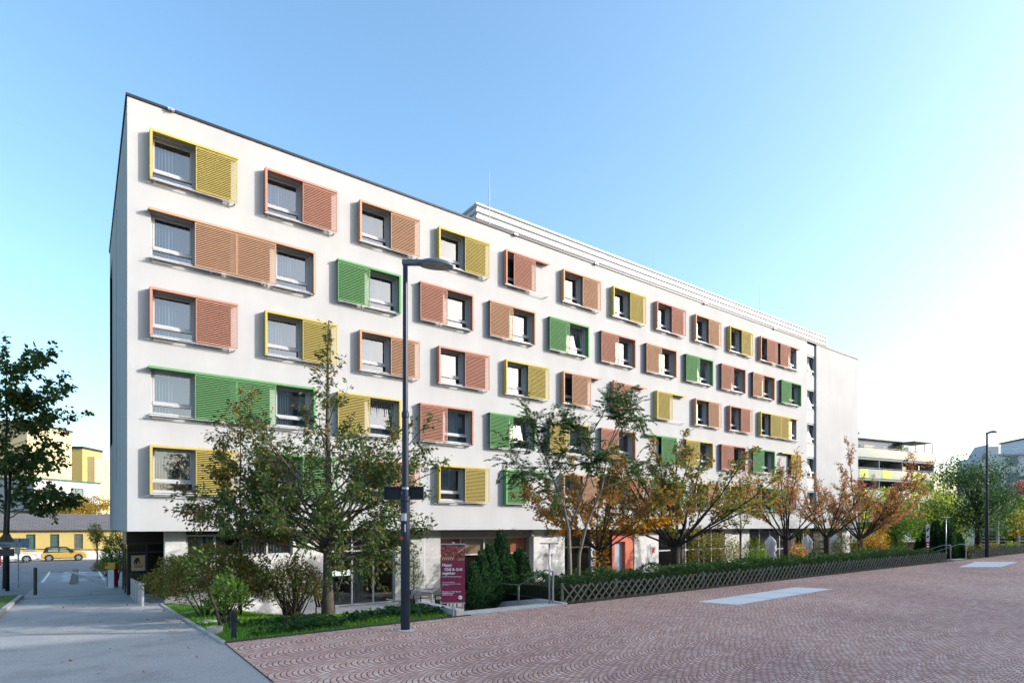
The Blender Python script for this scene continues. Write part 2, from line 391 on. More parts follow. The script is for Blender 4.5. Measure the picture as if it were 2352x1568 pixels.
kerb_line([(0.62 - 0.02 * i, i, zpath(-i)) for i in range(1, 7)], 0.14, 0.05)
kerb_line([(0.0 - 0.12 * i, 15.5 + i, zpath(-15.5 - i)) for i in range(0, 16)], 0.2, 0.12)
setting('kerb', k, M['kerb'])
k = MB()
for i in range(1, 140):
    if 6.9 < i + 0.5 < 10.6: continue
    k.box(i + 0.055, -EDGE - 0.03, zplaza(i) - 0.2, i + 1.045, -EDGE + 0.06, zplaza(i + 1) + 0.018)
setting('plaza_edging', k, mk('steel_edging', (0.05, 0.045, 0.042), rough=0.8))
# painted markings and pale slabs
k = MB()
def gp(px, py, z): v = G(px, py, z); return (v.x, v.y, z)
for q, zz in ((((1601.6, 1381), (1695, 1388), (1915, 1354), (1826, 1350)), 1.262), (((2201, 1298), (2300, 1298), (2338, 1288), (2241, 1287.5)), 1.475)):
    pts = [G(a, b, zz) for a, b in q]
    pts = [(v.x, v.y, zplaza(v.x) + 0.008) for v in pts]
    # two slabs side by side with an open joint
    a, b, c, d = [Vector(v) for v in pts]
    for s0, s1 in ((0, 0.328), (0.337, 0.662), (0.671, 1)):
        k.quad(b.lerp(c, s0), b.lerp(c, s1), a.lerp(d, s1), a.lerp(d, s0))
setting('pale_slabs', k, M['slab'])
k = MB()
rs = random.Random(5)
def strip(x0, p0, x1, p1, wd, dz=0.006):
    d = Vector((x1 - x0, -(p1 - p0), 0)).normalized(); nn = Vector((-d.y, d.x, 0)) * wd / 2
    k.quad((x0 - nn.x, -p0 - nn.y, zpath(p0) + dz), (x1 - nn.x, -p1 - nn.y, zpath(p1) + dz), (x1 + nn.x, -p1 + nn.y, zpath(p1) + dz), (x0 + nn.x, -p0 + nn.y, zpath(p0) + dz))
def strip_px(a, b, wd, z=0.35):
    va, vb = G(a[0], a[1], z), G(b[0], b[1], z); strip(va.x, -va.y, vb.x, -vb.y, wd, 0.012)
def GR(px, py, f=zpath):
    z = 0.3
    for _ in range(12):
        v = G(px, py, z); z = f(-v.y)
    return Vector((v.x, v.y, z))
def line_px(a, b, wd, dz=0.004):
    va, vb = GR(*a), GR(*b); n0 = 6
    for i in range(n0):
        u, v = va.lerp(vb, i / n0), va.lerp(vb, (i + 1) / n0); strip(u.x, -u.y, v.x, -v.y, wd, dz)
line_px((115, 1311), (97, 1337), 0.13); line_px((226, 1306), (241, 1335), 0.16)
line_px((108, 1306.5), (209, 1303), 0.16); line_px((108, 1312), (215, 1307), 0.16); line_px((0, 1311), (50, 1311), 0.14)
# a block of stacked painted letters, worn, read from the street side
for r_ in range(11):
    f0 = r_ / 11
    yy = 1310 + f0 ** 1.25 * 26
    xl, xr = 150 - 9 * f0, 196 + 4 * f0
    x = xl
    while x < xr:
        wseg = rs.uniform(4, 13)
        if rs.random() < 0.82: line_px((x, yy), (min(x + wseg, xr), yy), 0.55 if rs.random() < 0.7 else 0.35, 0.005)
        x += wseg + rs.uniform(0.6, 2.4)
setting('road_markings', k, M['marking'])
k = MB(); line_px((176, 1291), (169, 1341), 0.42, 0.012)
setting('drain_strip', k, mk('brown_drain_cover', (0.15, 0.105, 0.07), (0.10, 0.07, 0.05), 0.8, 10))

# ------------------------------------------------------------------ the hotel
ROWZ = {r: 6.54 + 2.865 * (5 - r) for r in range(1, 6)}     # top of the coloured frames, row 1 is the top row
ROWZ[6] = None
FR_H, PROJ = 1.76, 0.30
OW, OH = 1.42, 1.62                                          # window opening
TOP, SOF, LEN, DEP = 19.03, 3.4, 57.0, 15.1
hotel = thing('hotel_building', 'long white hotel block with coloured sliding louvre shutters above a glazed ground floor', 'hotel')
odd = [(0.67 + 3.967 * k) for k in range(11)]
even = [(7.606 + 3.967 * k) for k in range(10)]
units = []      # (row, x0, width, colour, kind)
C_ = {'Y': 'yellow', 'S': 'salmon', 'P': 'peach', 'G': 'green'}
for r, s in ((1, 'YSPYSPYSPYS'), (3, 'SYPSYPSYPSY'), (5, 'YGPYGPSGPYG')):
    for i, c in enumerate(s): units.append((r, odd[i], C_[c], 'wide_right' if i == 10 else 'odd', i))
for r, s, wc in ((2, 'GSPGSPGSPG', 'P'), (4, 'YSGYSGYSGY', 'G')):
    units.append((r, 0.62, C_[wc], 'wide_left', -1))
    for i, c in enumerate(s): units.append((r, even[i], C_[c], 'even', i))
openings = []
STRIP0, STRIP1 = 47.75, 49.3
def zz(r): return ROWZ[r] - 0.05 - OH, ROWZ[r] - 0.05
wins = []        # x of opening, row, unit
for u in units:
    r, x0, c, kd, i = u; z0, z1 = zz(r)
    if kd == 'odd': xs = [x0 + 0.06]
    elif kd == 'even': xs = [x0 + 1.46]
    elif kd == 'wide_left': xs = [0.73, 5.08]
    else: xs = [x0 + 0.06, x0 + 4.28]
    for x in xs:
        if r == 3 and i in (6, 7) or (r == 5 and i == 4 and kd == 'odd') or (r == 4 and kd == 'even' and i in (5, 9)): pass
        openings.append((x, x + OW, z0, z1)); wins.append((x, r, u))
def holed_wall(mb, X0, X1, Z0, Z1, ops, y, depth):
    xs = sorted({X0, X1} | {v for o in ops for v in o[:2]}); zs = sorted({Z0, Z1} | {v for o in ops for v in o[2:]})
    for j in range(len(zs) - 1):
        run = None
        for i in range(len(xs) - 1):
            cx, cz = (xs[i] + xs[i+1]) / 2, (zs[j] + zs[j+1]) / 2
            inside = any(o[0] < cx < o[1] and o[2] < cz < o[3] for o in ops)
            if not inside:
                if run is None: run = xs[i]
            if (inside or i == len(xs) - 2) and run is not None:
                e = xs[i] if inside else xs[i+1]
                mb.quad((run, y, zs[j]), (e, y, zs[j]), (e, y, zs[j+1]), (run, y, zs[j+1])); run = None
    for a, b, c, d in ops:
        mb.quad((a, y, c), (a, y + depth, c), (a, y + depth, d), (a, y, d))
        mb.quad((b, y, d), (b, y + depth, d), (b, y + depth, c), (b, y, c))
        mb.quad((a, y, d), (a, y + depth, d), (b, y + depth, d), (b, y, d))
        mb.quad((b, y, c), (b, y + depth, c), (a, y + depth, c), (a, y, c))
RV = 0.30
wl = MB()
holed_wall(wl, 0, STRIP0, SOF, TOP, openings, 0.0, RV)
wl.quad((STRIP1, 0, SOF), (LEN, 0, SOF), (LEN, 0, TOP), (STRIP1, 0, TOP))
wl.quad((STRIP0, 0, SOF), (STRIP0, RV, SOF), (STRIP0, RV, TOP), (STRIP0, 0, TOP))
wl.quad((STRIP1, 0, TOP), (STRIP1, RV, TOP), (STRIP1, RV, SOF), (STRIP1, 0, SOF))
# left end wall with a tall slot and a recessed dark bay at its far end
SL = (7.6, 7.95); BAY = 11.9
wl.quad((0, SL[0], SOF), (0, 0, SOF), (0, 0, TOP), (0, SL[0], TOP))
wl.quad((0, BAY, SOF), (0, SL[1], SOF), (0, SL[1], TOP), (0, BAY, TOP))
wl.quad((0, SL[1], SOF), (0, SL[0], SOF), (0, SL[0], 5.6), (0, SL[1], 5.6)); wl.quad((0, SL[1], 18.3), (0, SL[0], 18.3), (0, SL[0], TOP), (0, SL[1], TOP))
wl.quad((0, DEP, SOF), (0, BAY, SOF), (0, BAY, 7.9), (0, DEP, 7.9)); wl.quad((0, DEP, 17.6), (0, BAY, 17.6), (0, BAY, TOP), (0, DEP, TOP))
for (ya, yb, za, zb, dd) in ((SL[0], SL[1], 5.6, 18.3, 0.12), (BAY, DEP, 7.9, 17.6, 0.25)):
    wl.quad((0, ya, za), (dd, ya, za), (dd, ya, zb), (0, ya, zb)); wl.quad((0, yb, zb), (dd, yb, zb), (dd, yb, za), (0, yb, za))
    wl.quad((0, ya, zb), (dd, ya, zb), (dd, yb, zb), (0, yb, zb)); wl.quad((0, yb, za), (dd, yb, za), (dd, ya, za), (0, ya, za))
wl.quad((LEN, 0, SOF), (LEN, DEP, SOF), (LEN, DEP, TOP), (LEN, 0, TOP))
wl.quad((LEN, DEP, SOF), (0, DEP, SOF), (0, DEP, TOP), (LEN, DEP, TOP))
part('wall', wl, M['plaster'], hotel, label='white plastered upper wall')
b_ = MB(); b_.quad((0.12, SL[1], 5.6), (0.12, SL[0], 5.6), (0.12, SL[0], 18.3), (0.12, SL[1], 18.3)); b_.quad((0.25, DEP, 7.9), (0.25, BAY, 7.9), (0.25, BAY, 17.6), (0.25, DEP, 17.6))
part('side_glazing', b_, mk('slate_blue_panel', (0.05, 0.065, 0.10), (0.04, 0.052, 0.085), 0.3, 2), hotel, label='dark blue grey bay and slot on the narrow end wall')
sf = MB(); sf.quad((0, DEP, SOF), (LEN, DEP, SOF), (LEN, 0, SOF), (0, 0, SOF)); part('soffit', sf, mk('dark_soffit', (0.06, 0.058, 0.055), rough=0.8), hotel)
cp = MB()
cp.box(-0.05, -0.05, TOP, LEN + 0.05, 0.35, TOP + 0.09); cp.box(-0.05, 0.352, TOP, 0.35, DEP + 0.05, TOP + 0.09); cp.box(LEN - 0.35, 0.352, TOP, LEN + 0.05, DEP + 0.05, TOP + 0.09)
roof = MB(); roof.quad((0, 0.3, TOP - 0.35), (LEN, 0.3, TOP - 0.35), (LEN, DEP, TOP - 0.35), (0, DEP, TOP - 0.35))
ro = part('roof', roof, mk('roof_gravel', (0.3, 0.29, 0.28), rough=0.95), hotel)
part('coping', cp, M['coping'], ro)
for x in (1.25, 17.2, 23.1, 33.6, 42.5):
    br = MB(); br.box(x, -0.16, TOP - 0.02, x + 0.22, -0.055, TOP + 0.05); br.tube([(x + 0.1, -0.1, TOP + 0.09), (x + 0.1, -0.2, TOP - 0.06)], 0.018, 5)
    part('roof_clip', br, M['steel'], ro)
# plant storey clad in horizontal trapezoid sheet
PX0, PY0, PZ1 = 16.85, 3.0, 21.85
pr = []
z = TOP - 0.2
while z < PZ1 - 0.05:
    pr += [(0.0, z), (0.0, z + 0.19), (-0.11, z + 0.27), (-0.11, z + 0.36)]; z += 0.39
pr.append((0, PZ1))
ph = MB()
for (o, zA), (o2, zB) in zip(pr[:-1], pr[1:]):
    ph.quad((PX0 + o, PY0 + o, zA), (LEN + 0.0 - o, PY0 + o, zA), (LEN - o2, PY0 + o2, zB), (PX0 + o2, PY0 + o2, zB))
    ph.quad((PX0 + o, 12, zA), (PX0 + o, PY0 + o, zA), (PX0 + o2, PY0 + o2, zB), (PX0 + o2, 12, zB))
    ph.quad((LEN - o, PY0 + o, zA), (LEN - o, 12, zA), (LEN - o2, 12, zB), (LEN - o2, PY0 + o2, zB))
ph.quad((PX0, PY0, PZ1), (LEN, PY0, PZ1), (LEN, 12, PZ1), (PX0, 12, PZ1))
pho = part('plant_storey', ph, M['cladding'], hotel, label='rooftop storey clad in ribbed white sheet metal')
for (px, y0, y1, Yc, th) in ((1124, 513, 390, 32.6, 0.022), (1501, 660, 575, 45.0, 0.014), (1745, 745, 655, 58.0, 0.012), (1897, 800, 738, 66.0, 0.012)):
    b = MB(); q = P(px, Yc); zt, zb = ZY(y1, Yc), ZY(y0, Yc) - 0.5
    b.tube([(q.x, q.y, zb), (q.x, q.y, zb + (zt - zb) * 0.72), (q.x, q.y, zb + (zt - zb) * 0.73), (q.x, q.y, zt)], [th * 1.7, th * 1.5, th, th * 0.6], 6)
    if px != 1897: b.tube([(q.x, q.y, zb + (zt - zb) * 0.45), (q.x - 0.9, PY0, zb + (zt - zb) * 0.2)], th * 0.5, 4)
    part('lightning_rod', b, M['white'], pho)

# windows: one mesh of each piece, shared by every window
def frame_mesh():
    b = MB(); w, h, y0, y1 = OW, OH, 0.15, 0.24
    b.box(0, y0, 0, 0.06, y1, h); b.box(w - 0.06, y0, 0, w, y1, h); b.box(0.06, y0, h - 0.06, w - 0.06, y1, h); b.box(0.06, y0, 0, w - 0.06, y1, 0.06)
    b.box(0.06, y0 - 0.012, 0.315, w - 0.06, y1, 0.425)
    b.box(0.06, y0 - 0.024, 0.345, 0.74, y0 - 0.014, 0.445)       # cover plate on the rail
    return b.mesh('window', M['alu'], 0.006)
def sash_mesh():
    b = MB(); w, h = OW - 0.14, OH - 0.50
    b.box(0, 0, 0, 0.06, 0.05, h); b.box(w - 0.06, 0, 0, w, 0.05, h); b.box(0.06, 0, h - 0.06, w - 0.06, 0.05, h); b.box(0.06, 0, 0, w - 0.06, 0.05, 0.045)
    return b.mesh('sash', M['alu'], 0.006)
def curtain_mesh(kind, seed):
    rr = random.Random(seed); b = MB(); segs = []
    if kind == 'full': segs = [(0.03, OW - 0.03)]
    elif kind == 'part': segs = [(0.03, 0.86)]
    elif kind == 'side': segs = [(0.93, OW - 0.03)]
    elif kind == 'two': segs = [(0.03, 0.62), (0.98, OW - 0.03)]
    for a, c in segs:
        n = int((c - a) / 0.011); o = len(b.v); ph = rr.uniform(0, 6); fq = rr.uniform(44, 58)
        for i in range(n + 1):
            x = a + (c - a) * i / n; ph += rr.uniform(-0.28, 0.34)
            y = 0.31 + 0.045 * math.sin(fq * x + ph) + 0.02 * math.sin(17 * x + ph * 0.3)
            b.v += [(x, y, 0.0), (x + rr.uniform(-.003, .003), y * 0.9 + 0.04, OH)]
        for i in range(n): b.f.append((o + 2*i, o + 2*i + 2, o + 2*i + 3, o + 2*i + 1)); b.mi.append(0)
    return b.mesh('curtain', M['curtain'], 0, True)
me_frame, me_sash = frame_mesh(), sash_mesh()
pb = MB(); pb.quad((0.05, 0.03, 0.04), (OW - 0.19, 0.03, 0.04), (OW - 0.19, 0.03, OH - 0.55), (0.05, 0.03, OH - 0.55)); me_pane = pb.mesh('pane', M['pane'])
pb = MB(); pb.quad((0.055, 0.20, 0.055), (OW - 0.055, 0.20, 0.055), (OW - 0.055, 0.20, 0.32), (0.055, 0.20, 0.32)); me_low = pb.mesh('lower_pane', M['pane'])
sb = MB(); sb.box(-0.02, -0.17, -0.055, OW + 0.02, 0.15, -0.02); sb.box(0.02, -0.02, -0.02, OW - 0.02, 0.15, 0.0); sb.box(-0.05, -0.19, -0.125, OW * 0.62, -0.178, -0.075)
sb.tube([(0.0, -0.18, -0.1), (0.0, 0.0, -0.1)], 0.012, 5); sb.tube([(OW * 0.6, -0.18, -0.1), (OW * 0.6, 0.0, -0.1)], 0.012, 5)
me_sill = sb.mesh('window_sill', M['white'], 0)
me_cur = {(k_, s_): curtain_mesh(k_, s_) for k_ in ('full', 'part', 'side', 'two') for s_ in (1, 2, 3)}
bk = MB(); bk.box(-0.25, 0.9, -0.3, OW + 0.25, 0.95, OH + 0.3); me_back = bk.mesh('room_wall', M['interior'])
rw = random.Random(11)
tilted = {(1, 10, 0), (1, 10, 1), (2, 6, 0), (2, 7, 0), (3, 9, 0), (4, 0, 0), (4, 2, 0), (2, 3, 0)}
for (x, r, u) in wins:
    z0, z1 = zz(r); kd, i = u[3], u[4]
    wo_ = link('window', me_frame, hotel, (x, 0, z0))
    nth = 0 if (x - u[1]) < 2 else 1
    tl = R(7.5) if (r, i, nth) in tilted else 0
    s_ = link('sash', me_sash, wo_, (0.07, 0.17, 0.43), (-tl, 0, 0)); link('pane', me_pane, wo_, (0.07, 0.17, 0.43), (-tl, 0, 0))
    link('lower_pane', me_low, wo_)
    ck = 'side' if (r == 3 and i == 4) else rw.choice(['full'] * (8 if x < 12 else 5) + ['part', 'part', 'two'])
    link('curtain', me_cur[(ck, rw.randint(1, 3))], wo_)
    if x > 16 and rw.random() < 0.4:
        d_ = MB(); d_.box(1.0, 0.42, 0, 1.36, 0.46, OH); part('drape', d_, M['drape'], wo_)
    link('window_sill', me_sill, wo_)
    link('room_wall', me_back, wo_)

# coloured shutters and their projecting frames
M['gap_shade'] = mk('slat_gap_shade', (0.02, 0.017, 0.015), rough=0.95, spec=0.1)
def louvre_mesh(cn, wd):
    b = MB(); h = 1.645; n = 23
    b.box(0, -0.045, 0, 0.022, 0.0, h); b.box(wd - 0.022, -0.045, 0, wd, 0.0, h)
    b.box(0.022, -0.04, h - 0.03, wd - 0.022, -0.004, h); b.box(0.022, -0.04, 0, wd - 0.022, -0.004, 0.03)
    pt = (h - 0.06) / n
    for k_ in range(n):
        zc = 0.03 + pt * (k_ + 0.5)
        b.box(0.02, -0.046, zc - 0.014, wd - 0.02, -0.041, zc + 0.014); b.box(0.02, -0.041, zc - 0.014, wd - 0.02, -0.022, zc - 0.009)
    b.m = 1; b.box(0.022, -0.003, 0.02, wd - 0.24, 0.0, h - 0.02)      # dark sheet added behind the slats, its colour standing in for gap shade
    return b.mesh('shutter', [M[cn], M['gap_shade']])
LW = 1.455
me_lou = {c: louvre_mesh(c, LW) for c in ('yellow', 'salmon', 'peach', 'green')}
def surround(cn, wd, side, low=None):
    """projecting top rail, side cheek(s) and the thin carrier below"""
    b = MB(); h = FR_H
    b.box(0, -PROJ, h - 0.085, wd, -PROJ + 0.02, h); b.box(0, -PROJ + 0.02, h - 0.02, wd, 0, h)      # fascia and lid
    if 'l' in side: b.box(0, -PROJ, 0, 0.085, -PROJ + 0.022, h - 0.085); b.box(0, -PROJ + 0.022, 0.0, 0.02, 0, h - 0.02)
    if 'r' in side: b.box(wd - 0.085, -PROJ, 0, wd, -PROJ + 0.022, h - 0.085); b.box(wd - 0.02, -PROJ + 0.022, 0.0, wd, 0, h - 0.02)
    return b.mesh('shutter_frame', M[cn], 0)
sur_cache = {}
def rail_mesh(wd):
    b = MB(); b.box(0.02, -PROJ + 0.05, -0.045, wd - 0.02, -PROJ + 0.075, -0.02)
    for x in np.linspace(0.15, wd - 0.12, max(2, int(wd / 1.3))): b.box(x - 0.025, -PROJ + 0.065, -0.055, x + 0.025, 0, -0.03)
    return b.mesh('lower_rail', M['alu'], 0)
rail_cache = {}
def add_surround(x, r, cn, wd, side):
    key = (cn, round(wd, 2), side)
    if key not in sur_cache: sur_cache[key] = surround(cn, wd, side)
    if round(wd, 2) not in rail_cache: rail_cache[round(wd, 2)] = rail_mesh(wd)
    o = link('shutter_frame', sur_cache[key], hotel, (x, 0, ROWZ[r] - FR_H), label=cn + ' projecting shutter frame')
    link('lower_rail', rail_cache[round(wd, 2)], o)
def add_louvre(x, r, cn):
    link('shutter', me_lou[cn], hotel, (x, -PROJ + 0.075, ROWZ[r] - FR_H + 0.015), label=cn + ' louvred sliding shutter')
for (r, x0, cn, kd, i) in units:
    if kd == 'odd':
        add_surround(x0, r, cn, 2.97, 'l')
        off = 1.49
        if r == 1 and i == 4: off = 0.53
        if r == 3 and i == 5: off = 0.68
        if (r == 3 and i in (6, 7)) or (r == 5 and i == 4): off = 0.09
        if r == 3 and i == 9: off = 1.40
        add_louvre(x0 + off, r, cn)
    elif kd == 'even':
        add_surround(x0, r, cn, 2.97, 'r')
        add_louvre(x0 + (1.47 if (r == 4 and i in (5, 9)) else 0.02), r, cn)
    elif kd == 'wide_left':
        add_surround(x0, r, cn, 6.03, 'r'); add_louvre(2.13, r, cn); add_louvre(3.605, r, cn)
    else:
        add_surround(x0, r, cn, 5.78, 'l')
        if r == 1: add_louvre(x0 + 0.93, r, cn); add_louvre(x0 + 2.82, r, cn)
        else: add_louvre(x0 + 1.42, r, cn); add_louvre(x0 + 2.885, r, cn)

# the recessed stair strip near the right end
prevz = SOF; lbl_ = 'grey panel of the recessed stair strip'
for r in (5, 4, 3, 2, 1):
    z0, z1 = zz(r)
    sp_ = MB(); sp_.box(STRIP0 + 0.02, 0.14, prevz + 0.02, STRIP1 - 0.02, 0.28, z0 - 0.05); prevz = z1 + 0.04; part('spandrel_panel', sp_, M['concrete_panel'], hotel, label=lbl_)
sp_ = MB(); sp_.box(STRIP0 + 0.02, 0.14, prevz + 0.02, STRIP1 - 0.02, 0.28, TOP - 0.1)
part('spandrel_panel', sp_, M['concrete_panel'], hotel, label=lbl_)
for r in range(1, 6):
    z0, z1 = zz(r)
    wo_ = link('window', me_frame, hotel, (STRIP0 + 0.065, 0, z0)); tl = R(9)
    link('sash', me_sash, wo_, (0.07, 0.17, 0.43), (-tl, 0, 0)); link('pane', me_pane, wo_, (0.07, 0.17, 0.43), (-tl, 0, 0)); link('lower_pane', me_low, wo_)
    link('curtain', me_cur[('part', 2)], wo_)

# ground floor, set back under the upper floors
GY = 0.7
solid = [(1.24, 1.95, 'plaster'), (6.0, 7.6, 'plaster'), (10.75, 13.2, 'concrete'), (19.15, 21.45, 'concrete_light'), (27.4, 29.75, 'concrete_light'), (37.2, 40.4, 'concrete_light'), (46.4, 47.1, 'dark_steel'), (50.2, 51.3, 'dark_steel'), (54.2, 55.5, 'dark_steel'), (55.5, 57.0, 'concrete_light')]
for a, c, k_ in solid:
    b = MB(); b.box(a, GY, TERR - 0.3, c, GY + 0.4, SOF - 0.004); part('lower_wall', b, M[k_] if k_ != 'plaster' else M['concrete_light'], hotel)
b = MB(); b.box(3.2, 1.62, TERR - 0.3, 3.5, DEP, SOF - 0.004); b.box(1.645, 1.46, TERR - 0.3, 6.2, 1.60, SOF - 0.004); part('passage_wall', b, mk('passage_cladding', (0.028, 0.02, 0.016), rough=0.8, spec=0.1), hotel, label='dark brown wall along the drive through')
b = MB(); b.box(3.52, 9.5, TERR - 0.2, LEN, 9.7, SOF - 0.004); b.box(LEN - 0.2, GY + 0.4, TERR - 0.2, LEN - 0.004, 9.5, SOF - 0.004); b.box(6.3, 1.2, TERR + 0.0, LEN - 0.2, 9.5, TERR + 0.03); part('lobby_wall', b, mk('lobby_plaster', (0.50, 0.44, 0.40), (0.36, 0.31, 0.28), 0.9, 0.7), hotel)
def glazing(x0, x1, z0, z1, nx, hz, gm='shop_glass', fm='white', name='glazing', y=GY + 0.1, door=False):
    f = MB(); t = 0.07
    f.box(x0, y, z1 - t, x1, y + 0.09, z1); f.box(x0, y, z0, x1, y + 0.09, z0 + t)
    xs = [x0 + (x1 - x0 - t) * i / nx for i in range(nx + 1)]
    for x in xs: f.box(x, y - 0.004, z0 + t, x + t, y + 0.086, z1 - t)
    for h in hz:
        for xa, xb in zip(xs[:-1], xs[1:]): f.box(xa + t, y, h, xb, y + 0.085, h + t)
    o = part(name, f, M[fm], hotel, bevel=0)
    p_ = MB(); p_.quad((x0 + 0.02, y + 0.045, z0 + 0.02), (x1 - 0.02, y + 0.045, z0 + 0.02), (x1 - 0.02, y + 0.045, z1 - 0.02), (x0 + 0.02, y + 0.045, z1 - 0.02))
    part('pane', p_, M[gm], o); return o
def curtain_run(o, x0, x1, z0, z1, y, mat, seed):
    rr = random.Random(seed); b = MB(); n = int((x1 - x0) / 0.02); ph = 0
    for i in range(n + 1):
        ph += rr.uniform(-.2, .3); x = x0 + (x1 - x0) * i / n; yy = y + 0.05 * math.sin(45 * x + ph); b.v += [(x, yy, z0), (x, yy, z1)]
    for i in range(n): b.f.append((2*i, 2*i+2, 2*i+3, 2*i+1)); b.mi.append(0)
    part('curtain', b, mat, o, smooth=True)
ZT = SOF - 0.005
b = MB(); b.box(1.95, GY, TERR - 0.3, 6.0, GY + 0.4, 2.38); part('lower_wall', b, M['concrete_light'], hotel)
o = glazing(1.95, 6.0, 2.38, 3.25, 4, [], 'shop_glass', 'white', 'ribbon_window'); curtain_run(o, 2.05, 3.4, 2.45, 3.2, GY + 0.35, M['curtain'], 1); curtain_run(o, 3.9, 5.95, 2.45, 3.2, GY + 0.35, M['curtain'], 2)
b = MB(); b.box(1.95, GY + 0.02, 3.25, 6.0, GY + 0.3, ZT); part('lower_wall', b, M['dark_steel'], hotel)
o = glazing(7.6, 10.75, TERR + 0.02, ZT, 3, [2.42], 'shop_glass', 'alu', 'glass_door')
curtain_run(o, 8.85, 9.35, 0.05, 2.4, GY + 0.5, M['curtain'], 3)
st_ = MB(); st_.quad((7.72, GY + 0.135, 1.35), (8.6, GY + 0.135, 1.35), (8.6, GY + 0.135, 1.62), (7.72, GY + 0.135, 1.62)); part('door_sticker', st_, mk('frosted_film', (0.55, 0.62, 0.6), rough=0.5), o)
st_ = MB(); st_.tube([(8.3, GY + 0.128, 1.42), (8.36, GY + 0.128, 1.5), (8.44, GY + 0.128, 1.56)], 0.012, 5); st_.tube([(8.36, GY + 0.128, 1.5), (8.44, GY + 0.128, 1.41)], 0.012, 5); st_.lathe([(0.03, -0.004), (0.03, 0.004)], 12, (8.40, GY + 0.126, 1.59), 'y'); st_.tube([(8.27, GY + 0.128, 1.54), (8.5, GY + 0.128, 1.49)], 0.01, 5)
part('door_emblem', st_, M['black'], o)
o = glazing(13.2, 19.15, TERR + 0.02, 3.0, 4, [2.05], 'shop_glass', 'white', 'shop_window', y=GY + 0.55)
for q_ in ((13.2, GY + 0.2, 3.0, 19.15, GY + 0.7, ZT), (13.2, GY + .402, TERR, 13.28, GY + 0.55, 3.0), (19.07, GY + .402, TERR, 19.15, GY + 0.55, 3.0)):
    b = MB(); b.box(*q_); part('lower_wall', b, mk('bronze_panel', (0.24, 0.20, 0.18), rough=0.5), hotel)
fl = MB(); fl.box(13.3, GY + 0.66, 2.1, 15.0, GY + 0.68, 2.95); fl.box(17.2, GY + 0.66, 1.9, 19.05, GY + 0.68, 2.95); part('wall_print', fl, mk('red_wall_print', (0.75, 0.08, 0.10), (0.75, 0.30, 0.16), 0.6, 1.3), o)
fl = MB(); fl.box(15.05, GY + 0.67, 2.1, 17.15, GY + 0.69, 2.95); part('wall_print', fl, mk('beige_wall_print', (0.62, 0.42, 0.27), (0.55, 0.34, 0.22), 0.7, 0.8), o)
o = glazing(21.45, 25.4, TERR + 0.02, ZT, 3, [2.3], 'shop_glass', 'dark_steel', 'shop_window')
b = MB(); b.box(23.6, GY + 0.02, TERR, 23.95, GY + 0.3, 2.7); part('lower_wall', b, M['white'], hotel)
b = MB(); b.box(25.4, GY + 0.02, TERR, 25.62, GY + 0.6, ZT); b.box(26.6, GY + 0.05, TERR, 27.4, GY + 0.6, ZT); b.box(25.62, GY + 0.05, 2.6, 26.6, GY + 0.6, ZT); o = part('entrance_surround', b, mk('red_orange_panel', (0.40, 0.075, 0.05), (0.42, 0.13, 0.06), 0.6, 0.9), hotel)
b = MB(); b.box(25.62, GY + 0.3, TERR, 26.6, GY + 0.36, 2.6); part('door', b, mk('grey_door', (0.32, 0.36, 0.4), rough=0.3), o)
o = glazing(29.75, 37.2, TERR + 0.02, ZT, 5, [1.9], 'shop_glass', 'white', 'shop_window')
for x in (32.2, 34.6): b = MB(); b.box(x, GY + 0.02, TERR, x + .3, GY + 0.09, ZT); part('lower_wall', b, M['dark_steel'], hotel)
o = glazing(40.4, 46.4, TERR + 0.02, ZT, 4, [1.7], 'shop_glass', 'white', 'shop_window')
for xa, xb in ((47.1, 50.2), (51.3, 54.2)): glazing(xa, xb, TERR + 0.02, ZT, 2, [1.7], 'mirror_glass', 'white', 'shop_window')
# decals, wall lamps, cameras
b = MB(); b.box(28.6, GY - 0.012, 1.15, 28.9, GY - 0.004, 2.35); b.box(28.95, GY - 0.012, 1.75, 29.4, GY - 0.004, 2.25); part('wall_notice', b, M['white'], hotel)
b = MB(); b.poly([(28.98, GY - 0.016, 2.2), (29.1, GY - 0.016, 2.02), (29.0, GY - 0.016, 1.8), (29.18, GY - 0.016, 1.86), (29.34, GY - 0.016, 1.8), (29.3, GY - 0.016, 2.0), (29.38, GY - 0.016, 2.18), (29.2, GY - 0.016, 2.08)]); part('wall_notice', b, mk('red_print', (0.6, 0.05, 0.05), rough=0.5), hotel)
wlamp = MB(); wlamp.box(-0.45, -0.22, -0.04, 0.45, 0.0, 0.0); me_wl = wlamp.mesh('canopy_lamp', M['dark_steel'], 0.006)
for x in (11.9, 20.4, 28.5, 38.7): link('canopy_lamp', me_wl, hotel, (x, GY, 3.1))
wl2 = MB(); wl2.box(-0.28, -0.16, -0.05, 0.28, 0.0, 0.05); me_w2 = wl2.mesh('wall_lamp', M['white'], 0.008)
for x in (11.55, 20.3): link('wall_lamp', me_w2, hotel, (x, GY, 2.0))
camb = MB(); camb.lathe([(0.05, 0), (0.085, 0.03), (0.085, 0.09), (0.05, 0.12)], 14, (0, 0, 0), 'z'); camb.box(-0.03, 0, 0.11, 0.03, 0.12, 0.17); me_c = camb.mesh('security_camera', M['white'])
for x, z in ((11.9, 3.18), (18.95, 3.02)): link('security_camera', me_c, hotel, (x, GY - 0.1, z))
